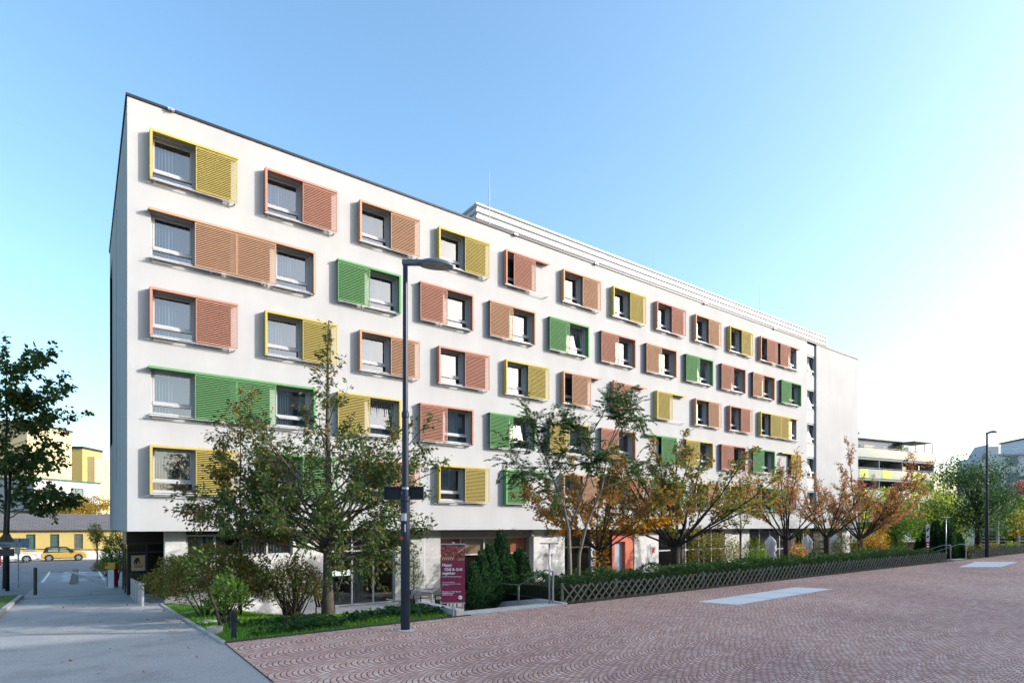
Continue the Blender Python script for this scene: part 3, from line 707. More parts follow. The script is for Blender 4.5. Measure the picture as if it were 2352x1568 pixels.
# glass draught lobby in the drive-through with a poster
LB = thing('entrance_lobby', 'dark glass lobby with a framed poster in the drive through under the white hotel', 'glass lobby', (0.35, 6.7, 0))
H0, H1 = 0.40, 2.75
b = MB()
for x in (0.0, 0.74, 1.7, 2.78): b.box(x, 0, H0, x + 0.06, 0.08, H1)
b.box(-0.02, -0.01, H1, 2.84, 3.6, H1 + 0.12)
for xa, xb in ((0.06, .74), (.8, 1.7), (1.76, 2.78)): b.box(xa, 0.01, H0, xb, 0.07, H0 + 0.08); b.box(xa, 0.01, 1.35, xb, 0.07, 1.40); b.box(xa, 0.01, 2.35, xb, 0.07, 2.42)
for y in (1.7, 3.5): b.box(0.0, y, H0, 0.06, y + 0.06, H1)
b.box(0.0, 0.32, H1 + 0.122, 2.83, 3.4, SOF - 0.006)
part('lobby_frame', b, M['dark_steel'], LB)
b = MB(); b.quad((0.06, 0.04, H0), (2.78, 0.04, H0), (2.78, 0.04, H1), (0.06, 0.04, H1)); part('front_pane', b, mk('dark_glass_panel', (0.02, 0.016, 0.015), rough=0.12, spec=0.6), LB)
b = MB(); b.quad((0.03, 3.5, H0), (0.03, 0.08, H0), (0.03, 0.08, H1), (0.03, 3.5, H1)); part('side_pane', b, M['mirror_glass'], LB)
pf = MB(); pf.box(0.17, -0.03, 1.55, 0.71, 0.0, 2.25); po = part('poster', pf, M['white'], LB)
pq = MB(); pq.quad((0.20, -0.034, 1.58), (0.68, -0.034, 1.58), (0.68, -0.034, 2.22), (0.20, -0.034, 2.22)); part('poster_print', pq, mk('orange_print', (0.55, 0.26, 0.03), (0.5, 0.42, 0.36), 0.5, 3), po)
pq = MB(); pq.poly([(0.27, -0.038, 1.85), (0.31, -0.038, 1.85), (0.33, -0.038, 1.95), (0.37, -0.038, 1.85), (0.41, -0.038, 1.85), (0.42, -0.038, 2.02), (0.48, -0.038, 1.88), (0.51, -0.038, 1.9), (0.45, -0.038, 2.14), (0.38, -0.038, 2.16), (0.33, -0.038, 2.1), (0.28, -0.038, 2.02)])
for z in (1.70, 1.74, 1.78): pq.quad((0.28, -0.038, z), (0.6, -0.038, z), (0.6, -0.038, z + 0.016), (0.28, -0.038, z + 0.016))
part('poster_print', pq, M['black'], po)
# ------------------------------------------------------------------ foliage
PAL = {
 'dark':   [((0.037, 0.075, 0.020), 6), ((0.056, 0.094, 0.022), 4), ((0.094, 0.106, 0.025), 2), ((0.150, 0.094, 0.027), 1)],
 'brownish': [((0.054, 0.084, 0.022), 5), ((0.102, 0.102, 0.024), 3), ((0.192, 0.114, 0.030), 2), ((0.240, 0.090, 0.024), 1)],
 'bush':   [((0.081, 0.115, 0.024), 4), ((0.135, 0.142, 0.034), 4), ((0.230, 0.169, 0.047), 2), ((0.176, 0.081, 0.034), 1)],
 'fresh':  [((0.065, 0.13, 0.02), 4), ((0.095, 0.17, 0.03), 3), ((0.045, 0.095, 0.018), 2)],
 'hedge':  [((0.018, 0.045, 0.016), 5), ((0.028, 0.065, 0.020), 4), ((0.055, 0.11, 0.022), 1)],
 'locust': [((0.022, 0.055, 0.018), 5), ((0.035, 0.075, 0.02), 3), ((0.06, 0.08, 0.02), 1)],
 'gold':   [((0.336, 0.180, 0.024), 4), ((0.408, 0.252, 0.036), 3), ((0.120, 0.132, 0.024), 2), ((0.360, 0.120, 0.030), 2)],
 'orange': [((0.27, 0.125, 0.045), 4), ((0.19, 0.15, 0.04), 4), ((0.28, 0.075, 0.05), 1), ((0.10, 0.11, 0.03), 4)],
 'olive':  [((0.15, 0.15, 0.03), 5), ((0.21, 0.15, 0.04), 2), ((0.09, 0.12, 0.026), 5), ((0.27, 0.12, 0.05), 1)],
 'rust':   [((0.30, 0.125, 0.06), 4), ((0.33, 0.19, 0.075), 4), ((0.30, 0.085, 0.06), 2), ((0.17, 0.15, 0.05), 4), ((0.09, 0.10, 0.035), 1)],
 'red':    [((0.42, 0.045, 0.045), 4), ((0.36, 0.07, 0.04), 3), ((0.30, 0.03, 0.04), 2)],
 'crimson': [((0.26, 0.035, 0.05), 4), ((0.20, 0.045, 0.045), 3), ((0.30, 0.06, 0.07), 2)],
 'lime':   [((0.15, 0.21, 0.035), 4), ((0.21, 0.25, 0.05), 3), ((0.08, 0.13, 0.025), 2)],
 'yellow': [((0.40, 0.28, 0.05), 4), ((0.30, 0.22, 0.04), 3), ((0.17, 0.16, 0.035), 3), ((0.35, 0.17, 0.035), 1)],
 'thuja':  [((0.012, 0.045, 0.014), 5), ((0.020, 0.065, 0.018), 3), ((0.035, 0.085, 0.022), 1)],
 'pine':   [((0.11, 0.17, 0.035), 3), ((0.16, 0.22, 0.05), 3), ((0.08, 0.12, 0.03), 2)],
 'ivy':    [((0.015, 0.05, 0.018), 4), ((0.028, 0.075, 0.022), 3), ((0.05, 0.12, 0.03), 1)],
 'grass':  [((0.101, 0.257, 0.024), 4), ((0.149, 0.324, 0.032), 3), ((0.068, 0.176, 0.019), 3)],
}
def tints(rng, n, pal):
    cs = np.array([c for c, _ in PAL[pal]]); wt = np.array([q for _, q in PAL[pal]], float); wt /= wt.sum()
    return cs[rng.choice(len(cs), n, p=wt)] * rng.uniform(0.7, 1.3, (n, 1))
def unit(a): return a / np.maximum(np.linalg.norm(a, axis=1, keepdims=True), 1e-9)
def leaf_mesh(name, pts, axes, size, pal, rng, width=0.5, droop=0.35, spread=0.8, mat='leaf', up=0.0, cols=None, jit=0.35, face=None):
    """one small folded blade per point"""
    pts = np.asarray(pts, float); n = len(pts)
    ax = unit(np.asarray(axes, float) + rng.normal(0, spread, (n, 3)) * 0.6 + np.array([0, 0, up - droop]))
    s = size * rng.uniform(1 - jit, 1 + jit, (n, 1))
    nr = unit(rng.normal(0, 1, (n, 3)) + (np.array([0, 0, 0.9]) if face is None else face))
    sd = unit(np.cross(ax, nr)); nr = np.cross(sd, ax)
    v = np.empty((n, 4, 3))
    mid = pts + ax * s * 0.45
    v[:, 0] = pts; v[:, 1] = mid + sd * s * width * 0.5 + nr * s * 0.08; v[:, 2] = pts + ax * s - nr * s * 0.05; v[:, 3] = mid - sd * s * width * 0.5 + nr * s * 0.08
    me = bpy.data.meshes.new(name)
    me.vertices.add(4 * n); me.vertices.foreach_set('co', v.reshape(-1))
    me.loops.add(4 * n); me.loops.foreach_set('vertex_index', np.arange(4 * n, dtype=np.int32))
    me.polygons.add(n); me.polygons.foreach_set('loop_start', np.arange(0, 4 * n, 4, dtype=np.int32))
    me.materials.append(M[mat])
    c = tints(rng, n, pal) if cols is None else cols
    a = me.color_attributes.new('tint', 'FLOAT_COLOR', 'POINT')
    buf = np.ones((n, 4, 4)); buf[:, :, :3] = c[:, None, :]
    a.data.foreach_set('color', buf.reshape(-1))
    me.update(); me.validate(); return me

def path(rr, a, d, L, n, bend=0.12, lift=0.0):
    pts = [Vector(a)]; d = Vector(d).normalized()
    for i in range(n):
        d = (d + Vector((rr.gauss(0, bend), rr.gauss(0, bend), rr.gauss(0, bend) + lift))).normalized()
        pts.append(pts[-1] + d * (L / n))
    return pts
def swing(rr, d, ang):
    d = Vector(d).normalized(); o = d.orthogonal().normalized()
    o = Matrix.Rotation(rr.uniform(0, 2 * math.pi), 3, d) @ o
    return (d * math.cos(ang) + o * math.sin(ang)).normalized()
class Tree:
    def __init__(s, seed): s.rr = random.Random(seed); s.rng = np.random.default_rng(seed); s.w = MB(); s.lim = MB(); s.tw = MB(); s.p = []; s.a = []
    def leaves_on(s, pts, spacing, start=0.15, off=0.05):
        acc = 0; tot = sum((b - a).length for a, b in zip(pts[:-1], pts[1:])); run = 0
        for a, b in zip(pts[:-1], pts[1:]):
            L = (b - a).length; d = (b - a).normalized()
            k = max(1, int(L / spacing + s.rr.random()))
            for i in range(k):
                t = (i + s.rr.random()) / k; run2 = run + L * t
                if run2 < start * tot: continue
                q = a.lerp(b, t) + Vector((s.rr.gauss(0, off), s.rr.gauss(0, off), s.rr.gauss(0, off)))
                s.p.append(q[:]); s.a.append((d + Vector((s.rr.gauss(0, .7), s.rr.gauss(0, .7), s.rr.gauss(0, .5))))[:])
            run += L
    def branch(s, a, d, L, r, lvl, sp=0.05, nsub=7, ang=(30, 60), lift=0.03, bend=0.10, sub=0.5, leaf_from=0.3, off=0.06, first=0.2):
        n = 7 if lvl == 0 else 5 if lvl == 1 else 3
        pts = path(s.rr, a, d, L, n, bend, lift)
        mb = s.lim if lvl == 0 else s.tw
        mb.tube(pts, [r * (1 - 0.85 * i / n) for i in range(n + 1)], 6 if lvl == 0 else 4 if lvl == 1 else 3, cap=False)
        if lvl >= 2 or L < 0.35:
            s.leaves_on(pts, sp, 0.1, off); return pts
        s.leaves_on(pts, sp * (2.4 if lvl == 0 else 1.2), 0.55 if lvl == 0 else leaf_from, off)
        for i in range(nsub):
            f = first + (1 - first) * (i + s.rr.uniform(0, .9)) / nsub; f = min(f, 0.98)
            k = f * n; j = int(k); q = pts[j].lerp(pts[min(j + 1, n)], k - j)
            dd = (pts[min(j + 1, n)] - pts[j]).normalized()
            s.branch(q, swing(s.rr, dd, R(s.rr.uniform(*ang))), max(0.22, L * sub * (1.15 - f) * s.rr.uniform(.7, 1.2)), max(0.004, r * (1 - 0.8 * f) * 0.5), lvl + 1, sp, max(3, int(nsub * 0.7)), ang, lift, bend * 1.3, sub, leaf_from, off, first)
        return pts
    def finish(s, name, label, cat, base, size, pal, bark='bark', group=None, cols=None, crown_label=None, **kw):
        print('LEAVES', len(s.p), label)
        t = thing(name, label, cat, base, 0, group)
        part('trunk', s.w, M[bark], t, smooth=True)
        lm = MB()
        for m_ in (s.lim, s.tw):
            o = len(lm.v); lm.v += m_.v; lm.f += [tuple(i + o for i in f) for f in m_.f]; lm.mi += m_.mi
        if lm.v: part('limb', lm, M[bark], t, smooth=True)
        c = cols(np.array(s.p), s.rng) if cols else None
        link('crown', leaf_mesh('crown', s.p, s.a, size, pal, s.rng, cols=c, **kw), t)
        return t

def leader_tree(seed, H, fork, r0, limbs, sp, lean=(0, 0), low=0.0):
    """straight leader to the top, limbs listed as (height, azimuth, elevation, length)"""
    T = Tree(seed); rr = T.rr
    n = 9; pts = [Vector((0, 0, -0.25))]
    for i in range(1, n + 1):
        f = i / n; pts.append(Vector((lean[0] * f + rr.gauss(0, .018) * H * .1, lean[1] * f + rr.gauss(0, .018) * H * .1, H * f)))
    T.w.tube(pts, [r0 * (1.35 if i == 0 else 1.0) * (1 - 0.93 * (max(0, i / n - 0.04)) ** 0.8) for i in range(n + 1)], 10)
    def at(h):
        k = max(0, min(n - 1e-4, h / H * n)); j = int(k); return pts[j].lerp(pts[j + 1], k - j)
    for h, az, el, L in limbs:
        r = max(0.010, r0 * (1 - h / H) * 0.36)
        d = (math.cos(R(az)) * math.cos(R(el)), math.sin(R(az)) * math.cos(R(el)), math.sin(R(el)))
        T.branch(at(h), d, L, r, 0, sp, 9, (28, 62), 0.035 if el > 22 else -0.015, 0.09, 0.46)
    T.leaves_on(pts[-3:], sp * 0.5, 0, 0.09)
    return T
def vase_tree(seed, th, r0, limbs, sp, nsub=8, sub=0.42, lean=(0, 0)):
    T = Tree(seed); rr = T.rr
    pts = [Vector((0, 0, -0.3)), Vector((rr.gauss(0, .02), rr.gauss(0, .02), th * .45)), Vector((lean[0], lean[1], th)), Vector((lean[0], lean[1], th + 0.15))]
    T.w.tube(pts, [r0 * 1.15, r0 * .92, r0, r0 * .75], 10)
    for az, el, L in limbs:
        d = (math.cos(R(az)) * math.cos(R(el)), math.sin(R(az)) * math.cos(R(el)), math.sin(R(el)))
        T.branch(pts[2] + Vector((d[0], d[1], 0)) * r0 * .5, d, L, r0 * 0.30, 0, sp, nsub, (16, 42), 0.025, 0.07, sub)
    return T
def ring_limbs(rr, n, el, L, off=0): return [(off + 360 * i / n + rr.uniform(-14, 14), rr.uniform(*el), rr.uniform(*L)) for i in range(n)]
VIEWAZ = math.degrees(math.atan2(-DY, DX))      # azimuth of the picture's right-hand direction
def crown_mix(second, where):
    return lambda p, rng: where(p, rng, second)

# --- main tree in front of the hotel, between lawn and terrace
rr = random.Random(3)
b0 = P(753, 17.6); b0.z = zlawn(b0.x, -b0.y)
H1 = ZY(738, 17.6) - b0.z
lim = []
for i in range(6): lim.append((1.55 + 0.12 * i, VIEWAZ + 60 * i + rr.uniform(-15, 15), rr.uniform(20, 34), rr.uniform(2.7, 3.5)))
for i in range(7): lim.append((2.0 + 0.2 * i, VIEWAZ + 25 + 51 * i + rr.uniform(-12, 12), rr.uniform(36, 52), rr.uniform(3.2, 3.9)))
for i in range(9): lim.append((1.5 + 0.09 * i, VIEWAZ + 40 * i + rr.uniform(-12, 12), rr.uniform(8, 21), rr.uniform(3.1, 3.8)))
for i in range(5): lim.append((2.2 + 0.25 * i, VIEWAZ + 180 + rr.uniform(-25, 25), rr.uniform(10, 40), rr.uniform(3.0, 3.9))); lim.append((2.2 + 0.25 * i, VIEWAZ + rr.uniform(-25, 25), rr.uniform(10, 35), rr.uniform(2.8, 3.6)))
lim += [(2.0, VIEWAZ + 176, 54, 5.0), (2.3, VIEWAZ - 8, 58, 4.9), (2.2, VIEWAZ + 12, 40, 4.4), (1.9, VIEWAZ + 190, 30, 4.0), (2.6, VIEWAZ + 165, 62, 4.4)]
for i in range(11):
    h = 3.5 + 0.44 * i; lim.append((h, VIEWAZ + 137 * i + rr.uniform(-20, 20), rr.uniform(38, 58), max(0.55, (H1 - h) * 0.42)))
T = leader_tree(4, H1, 1.5, 0.16, lim, 0.043)
def c_main(p, rng):
    c = tints(rng, len(p), 'dark'); k = rng.random(len(p)) < np.clip((p[:, 2] - 4.2) / 5, 0, .6); c[k] = tints(rng, k.sum(), 'brownish'); return c
T.finish('broadleaf_tree', 'tall dark green tree with a straight leader and grey trunk left of the lamp post', 'tree', b0, 0.135, 'dark', 'bark_grey', 'trees in front of the hotel', cols=c_main, width=0.46, droop=0.55)
# --- thin young tree left of it
b0 = P(552, 18.6); b0.z = zlawn(b0.x, -b0.y); H2 = ZY(893, 18.6) - b0.z
rr = random.Random(8); lim = []
for i in range(30):
    h = 1.7 + (H2 - 2.1) * i / 30; lim.append((h, 137 * i + rr.uniform(-20, 20), rr.uniform(8, 40), max(0.42, 2.55 - 2.1 * i / 30) * rr.uniform(.8, 1.15)))
T = leader_tree(9, H2, 2, 0.055, lim, 0.036)
T.finish('broadleaf_tree', 'slender young tree with brownish green leaves rising behind the round bushes', 'tree', b0, 0.13, 'brownish', 'bark', 'trees in front of the hotel', width=0.46, droop=0.45)

# --- trees standing in the hedge bed
def bed_tree(px, p, top, seed, th, r0, limbs, sp, size, pal, label, cols=None, bark='bark', nsub=8, sub=0.42, grp='trees in the hedge bed', lean=(0, 0), hw=None, **kw):
    r_ = (px - CX) / F; Y = (25.27 - p) / (DX - DY * r_)
    b = P(px, Y); b.z = zbed(b.x, -b.y)
    T = vase_tree(seed, th, r0, limbs, sp, nsub, sub, lean)
    zt = max(q[2] for q in T.p); want = ZY(top, Y) - b.z
    t = T.finish('broadleaf_tree', label, 'tree', b, size, pal, bark, grp, cols=cols, **kw)
    s_ = want / zt
    pj = np.abs([q[0] * DX - q[1] * DY for q in T.p]); k_ = s_
    if hw: k_ = hw * Y / F / np.percentile(pj, 97)
    print('TREE', px, 'sz', round(s_, 2), 'sxy', round(k_, 2))
    for c in kids(t): c.data.transform(Matrix.Diagonal((k_, k_, s_, 1)))
    return t
def c_olive(p, rng):
    c = tints(rng, len(p), 'olive'); x = p[:, 0] * DX - p[:, 1] * DY      # along the picture
    k = (rng.random(len(p)) < np.clip(0.75 - np.abs(x + 2.4) / 1.2, 0, 1)) & (np.abs(p[:, 2] - 3.9) < 1.0); c[k] = tints(rng, k.sum(), 'red')
    k = rng.random(len(p)) < np.clip((p[:, 2] - 4.8) / 2.5, 0, .3); c[k] = tints(rng, k.sum(), 'orange'); return c
rr = random.Random(21)
bed_tree(1551, 8.2, 990, 22, 1.35, 0.19, ring_limbs(rr, 7, (30, 42), (4.2, 4.9), VIEWAZ) + ring_limbs(rr, 6, (48, 64), (4.0, 5.0), VIEWAZ + 30) + ring_limbs(rr, 3, (72, 84), (4.2, 5.0)), 0.021, 0.13, 'olive', 'broad spreading tree with olive and reddish autumn leaves on a stout trunk behind the fence', cols=c_olive, hw=182, width=0.5, droop=0.5)
def c_gold(p, rng):
    c = tints(rng, len(p), 'orange'); k = p[:, 2] < 3.0; c[k] = tints(rng, k.sum(), 'gold'); return c
rr = random.Random(31)
t_iv = bed_tree(1378, 7.6, 1010, 33, 1.5, 0.13, ring_limbs(rr, 9, (30, 58), (3.9, 5.0), VIEWAZ) + [(VIEWAZ + 178, 28, 4.8), (VIEWAZ + 165, 45, 4.8), (VIEWAZ + 195, 38, 4.6), (VIEWAZ + 5, 50, 4.2), (0, 80, 4.6), (120, 70, 4.2)], 0.02, 0.13, 'orange', 'orange and golden autumn tree with yellow ivy round its dark trunk', cols=c_gold, hw=168, width=0.5, droop=0.5)
rng = np.random.default_rng(5); n = 420
zz_ = rng.uniform(0.2, 2.6, n); an = rng.uniform(0, 6.28, n); rad = rng.uniform(.12, .34, n)
pts = np.stack([rad * np.cos(an), rad * np.sin(an), zz_], 1)
link('ivy', leaf_mesh('ivy', pts, np.stack([np.cos(an), np.sin(an), 0 * an], 1), 0.13, 'gold', rng, width=0.8), t_iv, label='golden ivy climbing the trunk')
# locust-like tree: two pale stems, feathered leaves
def locust(px, Y, top):
    T = Tree(41); rr = T.rr; b = P(px, Y); b.z = zbed(b.x, -b.y); H = ZY(top, Y) - b.z
    right = Vector((DX, -DY, 0))
    def frond(a, d, L):
        pts = path(rr, a, d, L, 5, 0.05, -0.12); T.tw.tube(pts, [0.006, .005, .004, .003, .002, .002], 3, cap=False)
        side = Vector(d).cross(Vector((0, 0, 1))).normalized()
        for i in range(11):
            f = (i + 1) / 11.5 * 5; j = min(4, int(f)); q = pts[j].lerp(pts[j + 1], f - j)
            for s_ in (-1, 1): T.p.append(q[:]); T.a.append((side * s_ * 2.2 + (pts[j+1] - pts[j]).normalized() * 0.9)[:])
    def limb(a, d, L, r, lv):
        pts = path(rr, a, d, L, 6, 0.1, 0.05); T.lim.tube(pts, [r * (1 - .8 * i / 6) for i in range(7)], 6, cap=False)
        for i in range(6 if lv == 0 else 3):
            f = 0.35 + .65 * (i + rr.random() * .8) / (6 if lv == 0 else 3); k = f * 6; j = min(5, int(k)); q = pts[j].lerp(pts[j + 1], k - j)
            if lv == 0 and i % 2: limb(q, swing(rr, (pts[j+1] - pts[j]), R(rr.uniform(25, 60))), L * .4, r * .4, 1)
            for _ in range(2 if lv else 1): frond(q, swing(rr, (pts[j+1] - pts[j]), R(rr.uniform(30, 75))), rr.uniform(.5, .8))
        frond(pts[-1], pts[-1] - pts[-2], .6); return pts
    s1 = [Vector((0, 0, -.3)), Vector((.01, 0, 1.1)), right * -0.03 + Vector((0, 0, 2.2)), right * -0.2 + Vector((0, 0, 3.0)), right * -0.55 + Vector((0, 0, 3.9)), right * -0.9 + Vector((0, 0, 5.0))]
    T.w.tube(s1, [.085, .078, .066, .05, .035, .016], 9)
    s2 = [right * .5 + Vector((0, 0.3, -.3)), right * .55 + Vector((0, .3, 1.3)), right * .75 + Vector((0, .2, 2.4)), right * 1.2 + Vector((0, .1, 3.6)), right * 1.4 + Vector((0, 0, 5.2)), right * .95 + Vector((0, 0, H - .35))]
    T.w.tube([s1[2], right * .35 + Vector((0, 0, 3.1)), right * .75 + Vector((0, 0, 4.4)), right * .85 + Vector((0, 0, 5.6)), right * .9 + Vector((0, 0, H - .2))], [.045, .038, .03, .02, .007], 7)
    T.w.tube(s2[:5], [.065, .057, .046, .035, .016], 8)
    for q, az, el, L in ((s1[3], 180, 35, 1.9), (s1[4], 190, 20, 1.8), (s1[4], 60, 30, 1.3), (s1[5], 150, 50, 1.3), (s1[5], -60, 40, 1.1), (s1[3], 250, 20, 1.5), (s1[4], 170, 60, 1.6),
                        (s2[3], 0, 25, 1.8), (s2[4], 20, 30, 1.7), (s2[4], -50, 45, 1.4), (s2[3], 60, 35, 1.6), (s2[4], 5, 62, 1.6),
                        (right * .8 + Vector((0, 0, 5.0)), 180, 40, 1.3), (right * .85 + Vector((0, 0, 5.7)), 10, 50, 1.2), (right * .88 + Vector((0, 0, H - .9)), 170, 60, .8), (right * .9 + Vector((0, 0, H - .5)), 0, 70, .7), (right * .8 + Vector((0, 0, 4.6)), 100, 30, 1.5)):
        az += VIEWAZ; d = (math.cos(R(az)) * math.cos(R(el)), math.sin(R(az)) * math.cos(R(el)), math.sin(R(el)))
        limb(q, d, L, .028, 0)
    return T.finish('broadleaf_tree', 'light airy tree with pale twin stems and dark feathered leaves right of the conifers', 'tree', b, 0.125, 'locust', 'bark_pale', 'trees in the hedge bed', width=0.42, droop=0.5, spread=0.25)
locust(1308, 21.0, 1060)
rr = random.Random(51)
def c_rust(p, rng):
    c = tints(rng, len(p), 'rust'); k = rng.random(len(p)) < np.clip((4.2 - p[:, 2]) / 3, 0.12, .65); c[k] = tints(rng, k.sum(), 'olive'); k = np.sin(p[:, 0] * 2.3 + p[:, 2] * 1.7) + rng.normal(0, .3, len(p)) > 1.25; c[k] = tints(rng, k.sum(), 'red') * .65; return c
bed_tree(1806, 8.0, 1025, 52, 1.5, 0.17, ring_limbs(rr, 8, (40, 58), (3.6, 4.6), VIEWAZ) + ring_limbs(rr, 4, (66, 80), (4.2, 5.2)), 0.032, 0.115, 'olive', 'half bare autumn tree with a knobbly trunk in front of the closed parasols', cols=c_rust, hw=100, nsub=8, width=0.5, droop=0.45)
rr = random.Random(61)
bed_tree(1899, 8.0, 1075, 62, 1.75, 0.21, ring_limbs(rr, 8, (38, 56), (3.4, 4.4), VIEWAZ) + [(VIEWAZ + 10, 50, 5.0), (VIEWAZ + 20, 60, 5.0), (80, 75, 4.4)], 0.03, 0.115, 'rust', 'sparse reddish tree with many straight limbs just left of the hotel end corner', cols=c_rust, hw=95, nsub=8, width=0.5, droop=0.45)
rr = random.Random(71)
bed_tree(1976, 8.2, 1003, 72, 1.4, 0.19, ring_limbs(rr, 7, (40, 60), (3.8, 4.8), VIEWAZ) + [(VIEWAZ, 44, 6.2), (VIEWAZ + 8, 36, 5.8), (VIEWAZ - 6, 54, 6.4), (VIEWAZ + 30, 45, 5.4), (VIEWAZ - 30, 46, 5.2), (100, 80, 6.4)], 0.024, 0.125, 'rust', 'orange red autumn tree reaching right past the hotel end corner', nsub=9, sub=0.36, width=0.5, droop=0.4)
rr = random.Random(81)
bed_tree(1701, 7.6, 1080, 82, 1.9, 0.065, ring_limbs(rr, 9, (45, 72), (2.6, 3.6), VIEWAZ), 0.06, 0.115, 'olive', 'slim sapling with thin upright stems between the two larger autumn trees', cols=c_rust, hw=58, width=0.5)
# shrubs in the bed behind the hedge
def bush(name, label, px, Y, z, rx, ry, rz, n, size, pal, seed, stems=12, cat='bush', group=None, core=0.62, flat=0.35, lift=0.12, mat='leaf', width=0.5, bark='bark'):
    rng = np.random.default_rng(seed); rr = random.Random(seed); b = P(px, Y, z) if not isinstance(px, Vector) else px
    t = thing(name, label, cat, b, 0, group)
    u = unit(rng.normal(0, 1, (n, 3))); u[:, 2] = np.where(u[:, 2] < -flat, np.abs(u[:, 2]) * rng.uniform(-.3, 1, n), u[:, 2])
    rad = 0.55 + 0.47 * rng.random(n) ** 0.55
    lump = 1 + 0.10 * np.sin(5 * u[:, 0] + seed) * np.cos(4 * u[:, 1]) + 0.07 * np.sin(9 * u[:, 2] + 7 * u[:, 0] + seed) + 0.05 * np.sin(17 * u[:, 1] + 11 * u[:, 2])
    q = u * (rad * lump)[:, None] * np.array([rx, ry, rz]); q[:, 2] += rz * (1 - 0.12)
    q = q[q[:, 2] > lift]; u = u[:len(q)]
    link('foliage', leaf_mesh('foliage', q, unit(q - np.array([0, 0, rz * .4])), size, pal, rng, width=width, droop=0.1, spread=1.2, mat=mat), t)
    st = MB()
    for i in range(stems):
        a = rr.uniform(0, 6.28); f = rr.uniform(.3, .95)
        st.tube(path(rr, (rr.gauss(0, .1) * rx, rr.gauss(0, .1) * ry, -.1), (math.cos(a) * f * rx, math.sin(a) * f * ry, rz * 1.5), rz * 1.75, 5, .08), [.03, .024, .018, .014, .01, .005], 5, cap=False)
    part('stem', st, M[bark], t, smooth=True)
    return t
b = P(462, 17.4); zz0 = zlawn(max(1.2, b.x), -b.y)
bush('shrub', 'large rounded green and bronze shrub at the left corner of the lawn', 492, 17.4, zz0 - .05, 1.62, 1.35, 1.12, 26000, 0.062, 'bush', 101, 26, group='shrubs on the lawn')
b = P(672, 18.0); zz1 = zlawn(b.x, -b.y)
bush('shrub', 'loose many stemmed bronze shrub left of the grey tree trunk', 672, 18.0, zz1 - .05, 1.05, 1.0, 0.98, 9500, 0.06, 'bush', 102, 46, group='shrubs on the lawn', lift=0.55)
bush('shrub', 'small leafy green sapling bush with a curved stem at the front of the lawn', 522, 15.2, zlawn(1.4, 10.2), 0.55, 0.5, 0.62, 1300, 0.10, 'fresh', 103, 7, group='shrubs on the lawn', lift=0.35)
sap = MB(); rr = random.Random(7); bb = P(510, 14.2); bb.z = zlawn(max(1.15, bb.x), -bb.y)
sap.tube([(0, 0, -.1), (-.12, .05, .5), (-.28, .1, 1.0), (-.42, .1, 1.35), (-.46, .1, 1.6)], [.04, .034, .026, .018, .008], 7)
T = Tree(77); T.w = sap
for q, az, L in (((-.28, .1, 1.0), 20, .7), ((-.42, .1, 1.35), 200, .6), ((-.2, .08, .85), -60, .6), ((-.46, .1, 1.55), 80, .5), ((-.3, .1, 1.1), 160, .6)):
    T.branch(Vector(q), (math.cos(R(az)), math.sin(R(az)), .6), L, .012, 1, .05, 5)
T.finish('sapling', 'leaning sapling with a bare curved stem beside the dark garden light', 'sapling', bb, .11, 'fresh', 'bark')
T = Tree(78); bb = P(1061 - 1, 15, 0); bb = P(1060 * 0 + 1060, 15.0, 0)
bb = P(660, 13.9); bb.z = zlawn(bb.x, -bb.y)
T.w.tube([(0, 0, -.1), (-.02, 0, .5), (-.09, 0, .9), (-.2, 0, 1.25)], [.018, .015, .011, .006], 6)
for q, az, L in (((-.02, 0, .5), 170, .4), ((-.09, 0, .9), 10, .45), ((-.2, 0, 1.25), 200, .4)): T.branch(Vector(q), (math.cos(R(az)), math.sin(R(az)), .9), L, .008, 1, .13, 3)
T.finish('sapling', 'thin nearly bare sapling on the lawn in front of the many stemmed shrub', 'sapling', bb, .09, 'fresh', 'bark')
def bedpos(px, p):
    Y = (25.27 - p) / (DX - DY * (px - CX) / F); v = P(px, Y); v.z = zbed(v.x, -v.y); return v
for i, (px, p, rx, rz, n, pal, lab) in enumerate((
    (1640, 7.4, 1.5, 1.15, 4200, 'bush', 'wide olive brown shrub behind the hedge right of the stout tree trunk'),
    (1735, 7.0, 0.7, 1.1, 1400, 'lime', 'pale leaved shrub behind the hedge left of the first closed parasol'),
    (1740, 8.3, 0.6, 0.6, 900, 'fresh', 'low green and red shrub just over the hedge left of the knobbly trunk'),
    (1832, 7.6, 0.6, 0.75, 1000, 'gold', 'golden leaved shrub behind the hedge right of the knobbly trunk'),
    (1880, 6.4, 0.7, 0.7, 900, 'olive', 'olive shrub in front of the dark wall post'),
    (1945, 7.6, 1.1, 0.95, 2000, 'olive', 'yellowish shrub at the foot of the orange tree'),
    (2005, 8.4, 1.0, 1.15, 2000, 'gold', 'golden green shrub right of the orange tree trunk'))):
    v = bedpos(px, p); bush('shrub', lab, v, 0, 0, rx, rx * .9, rz, n, 0.085, pal, 200 + i, 10, group='shrubs behind the hedge', lift=0.1)

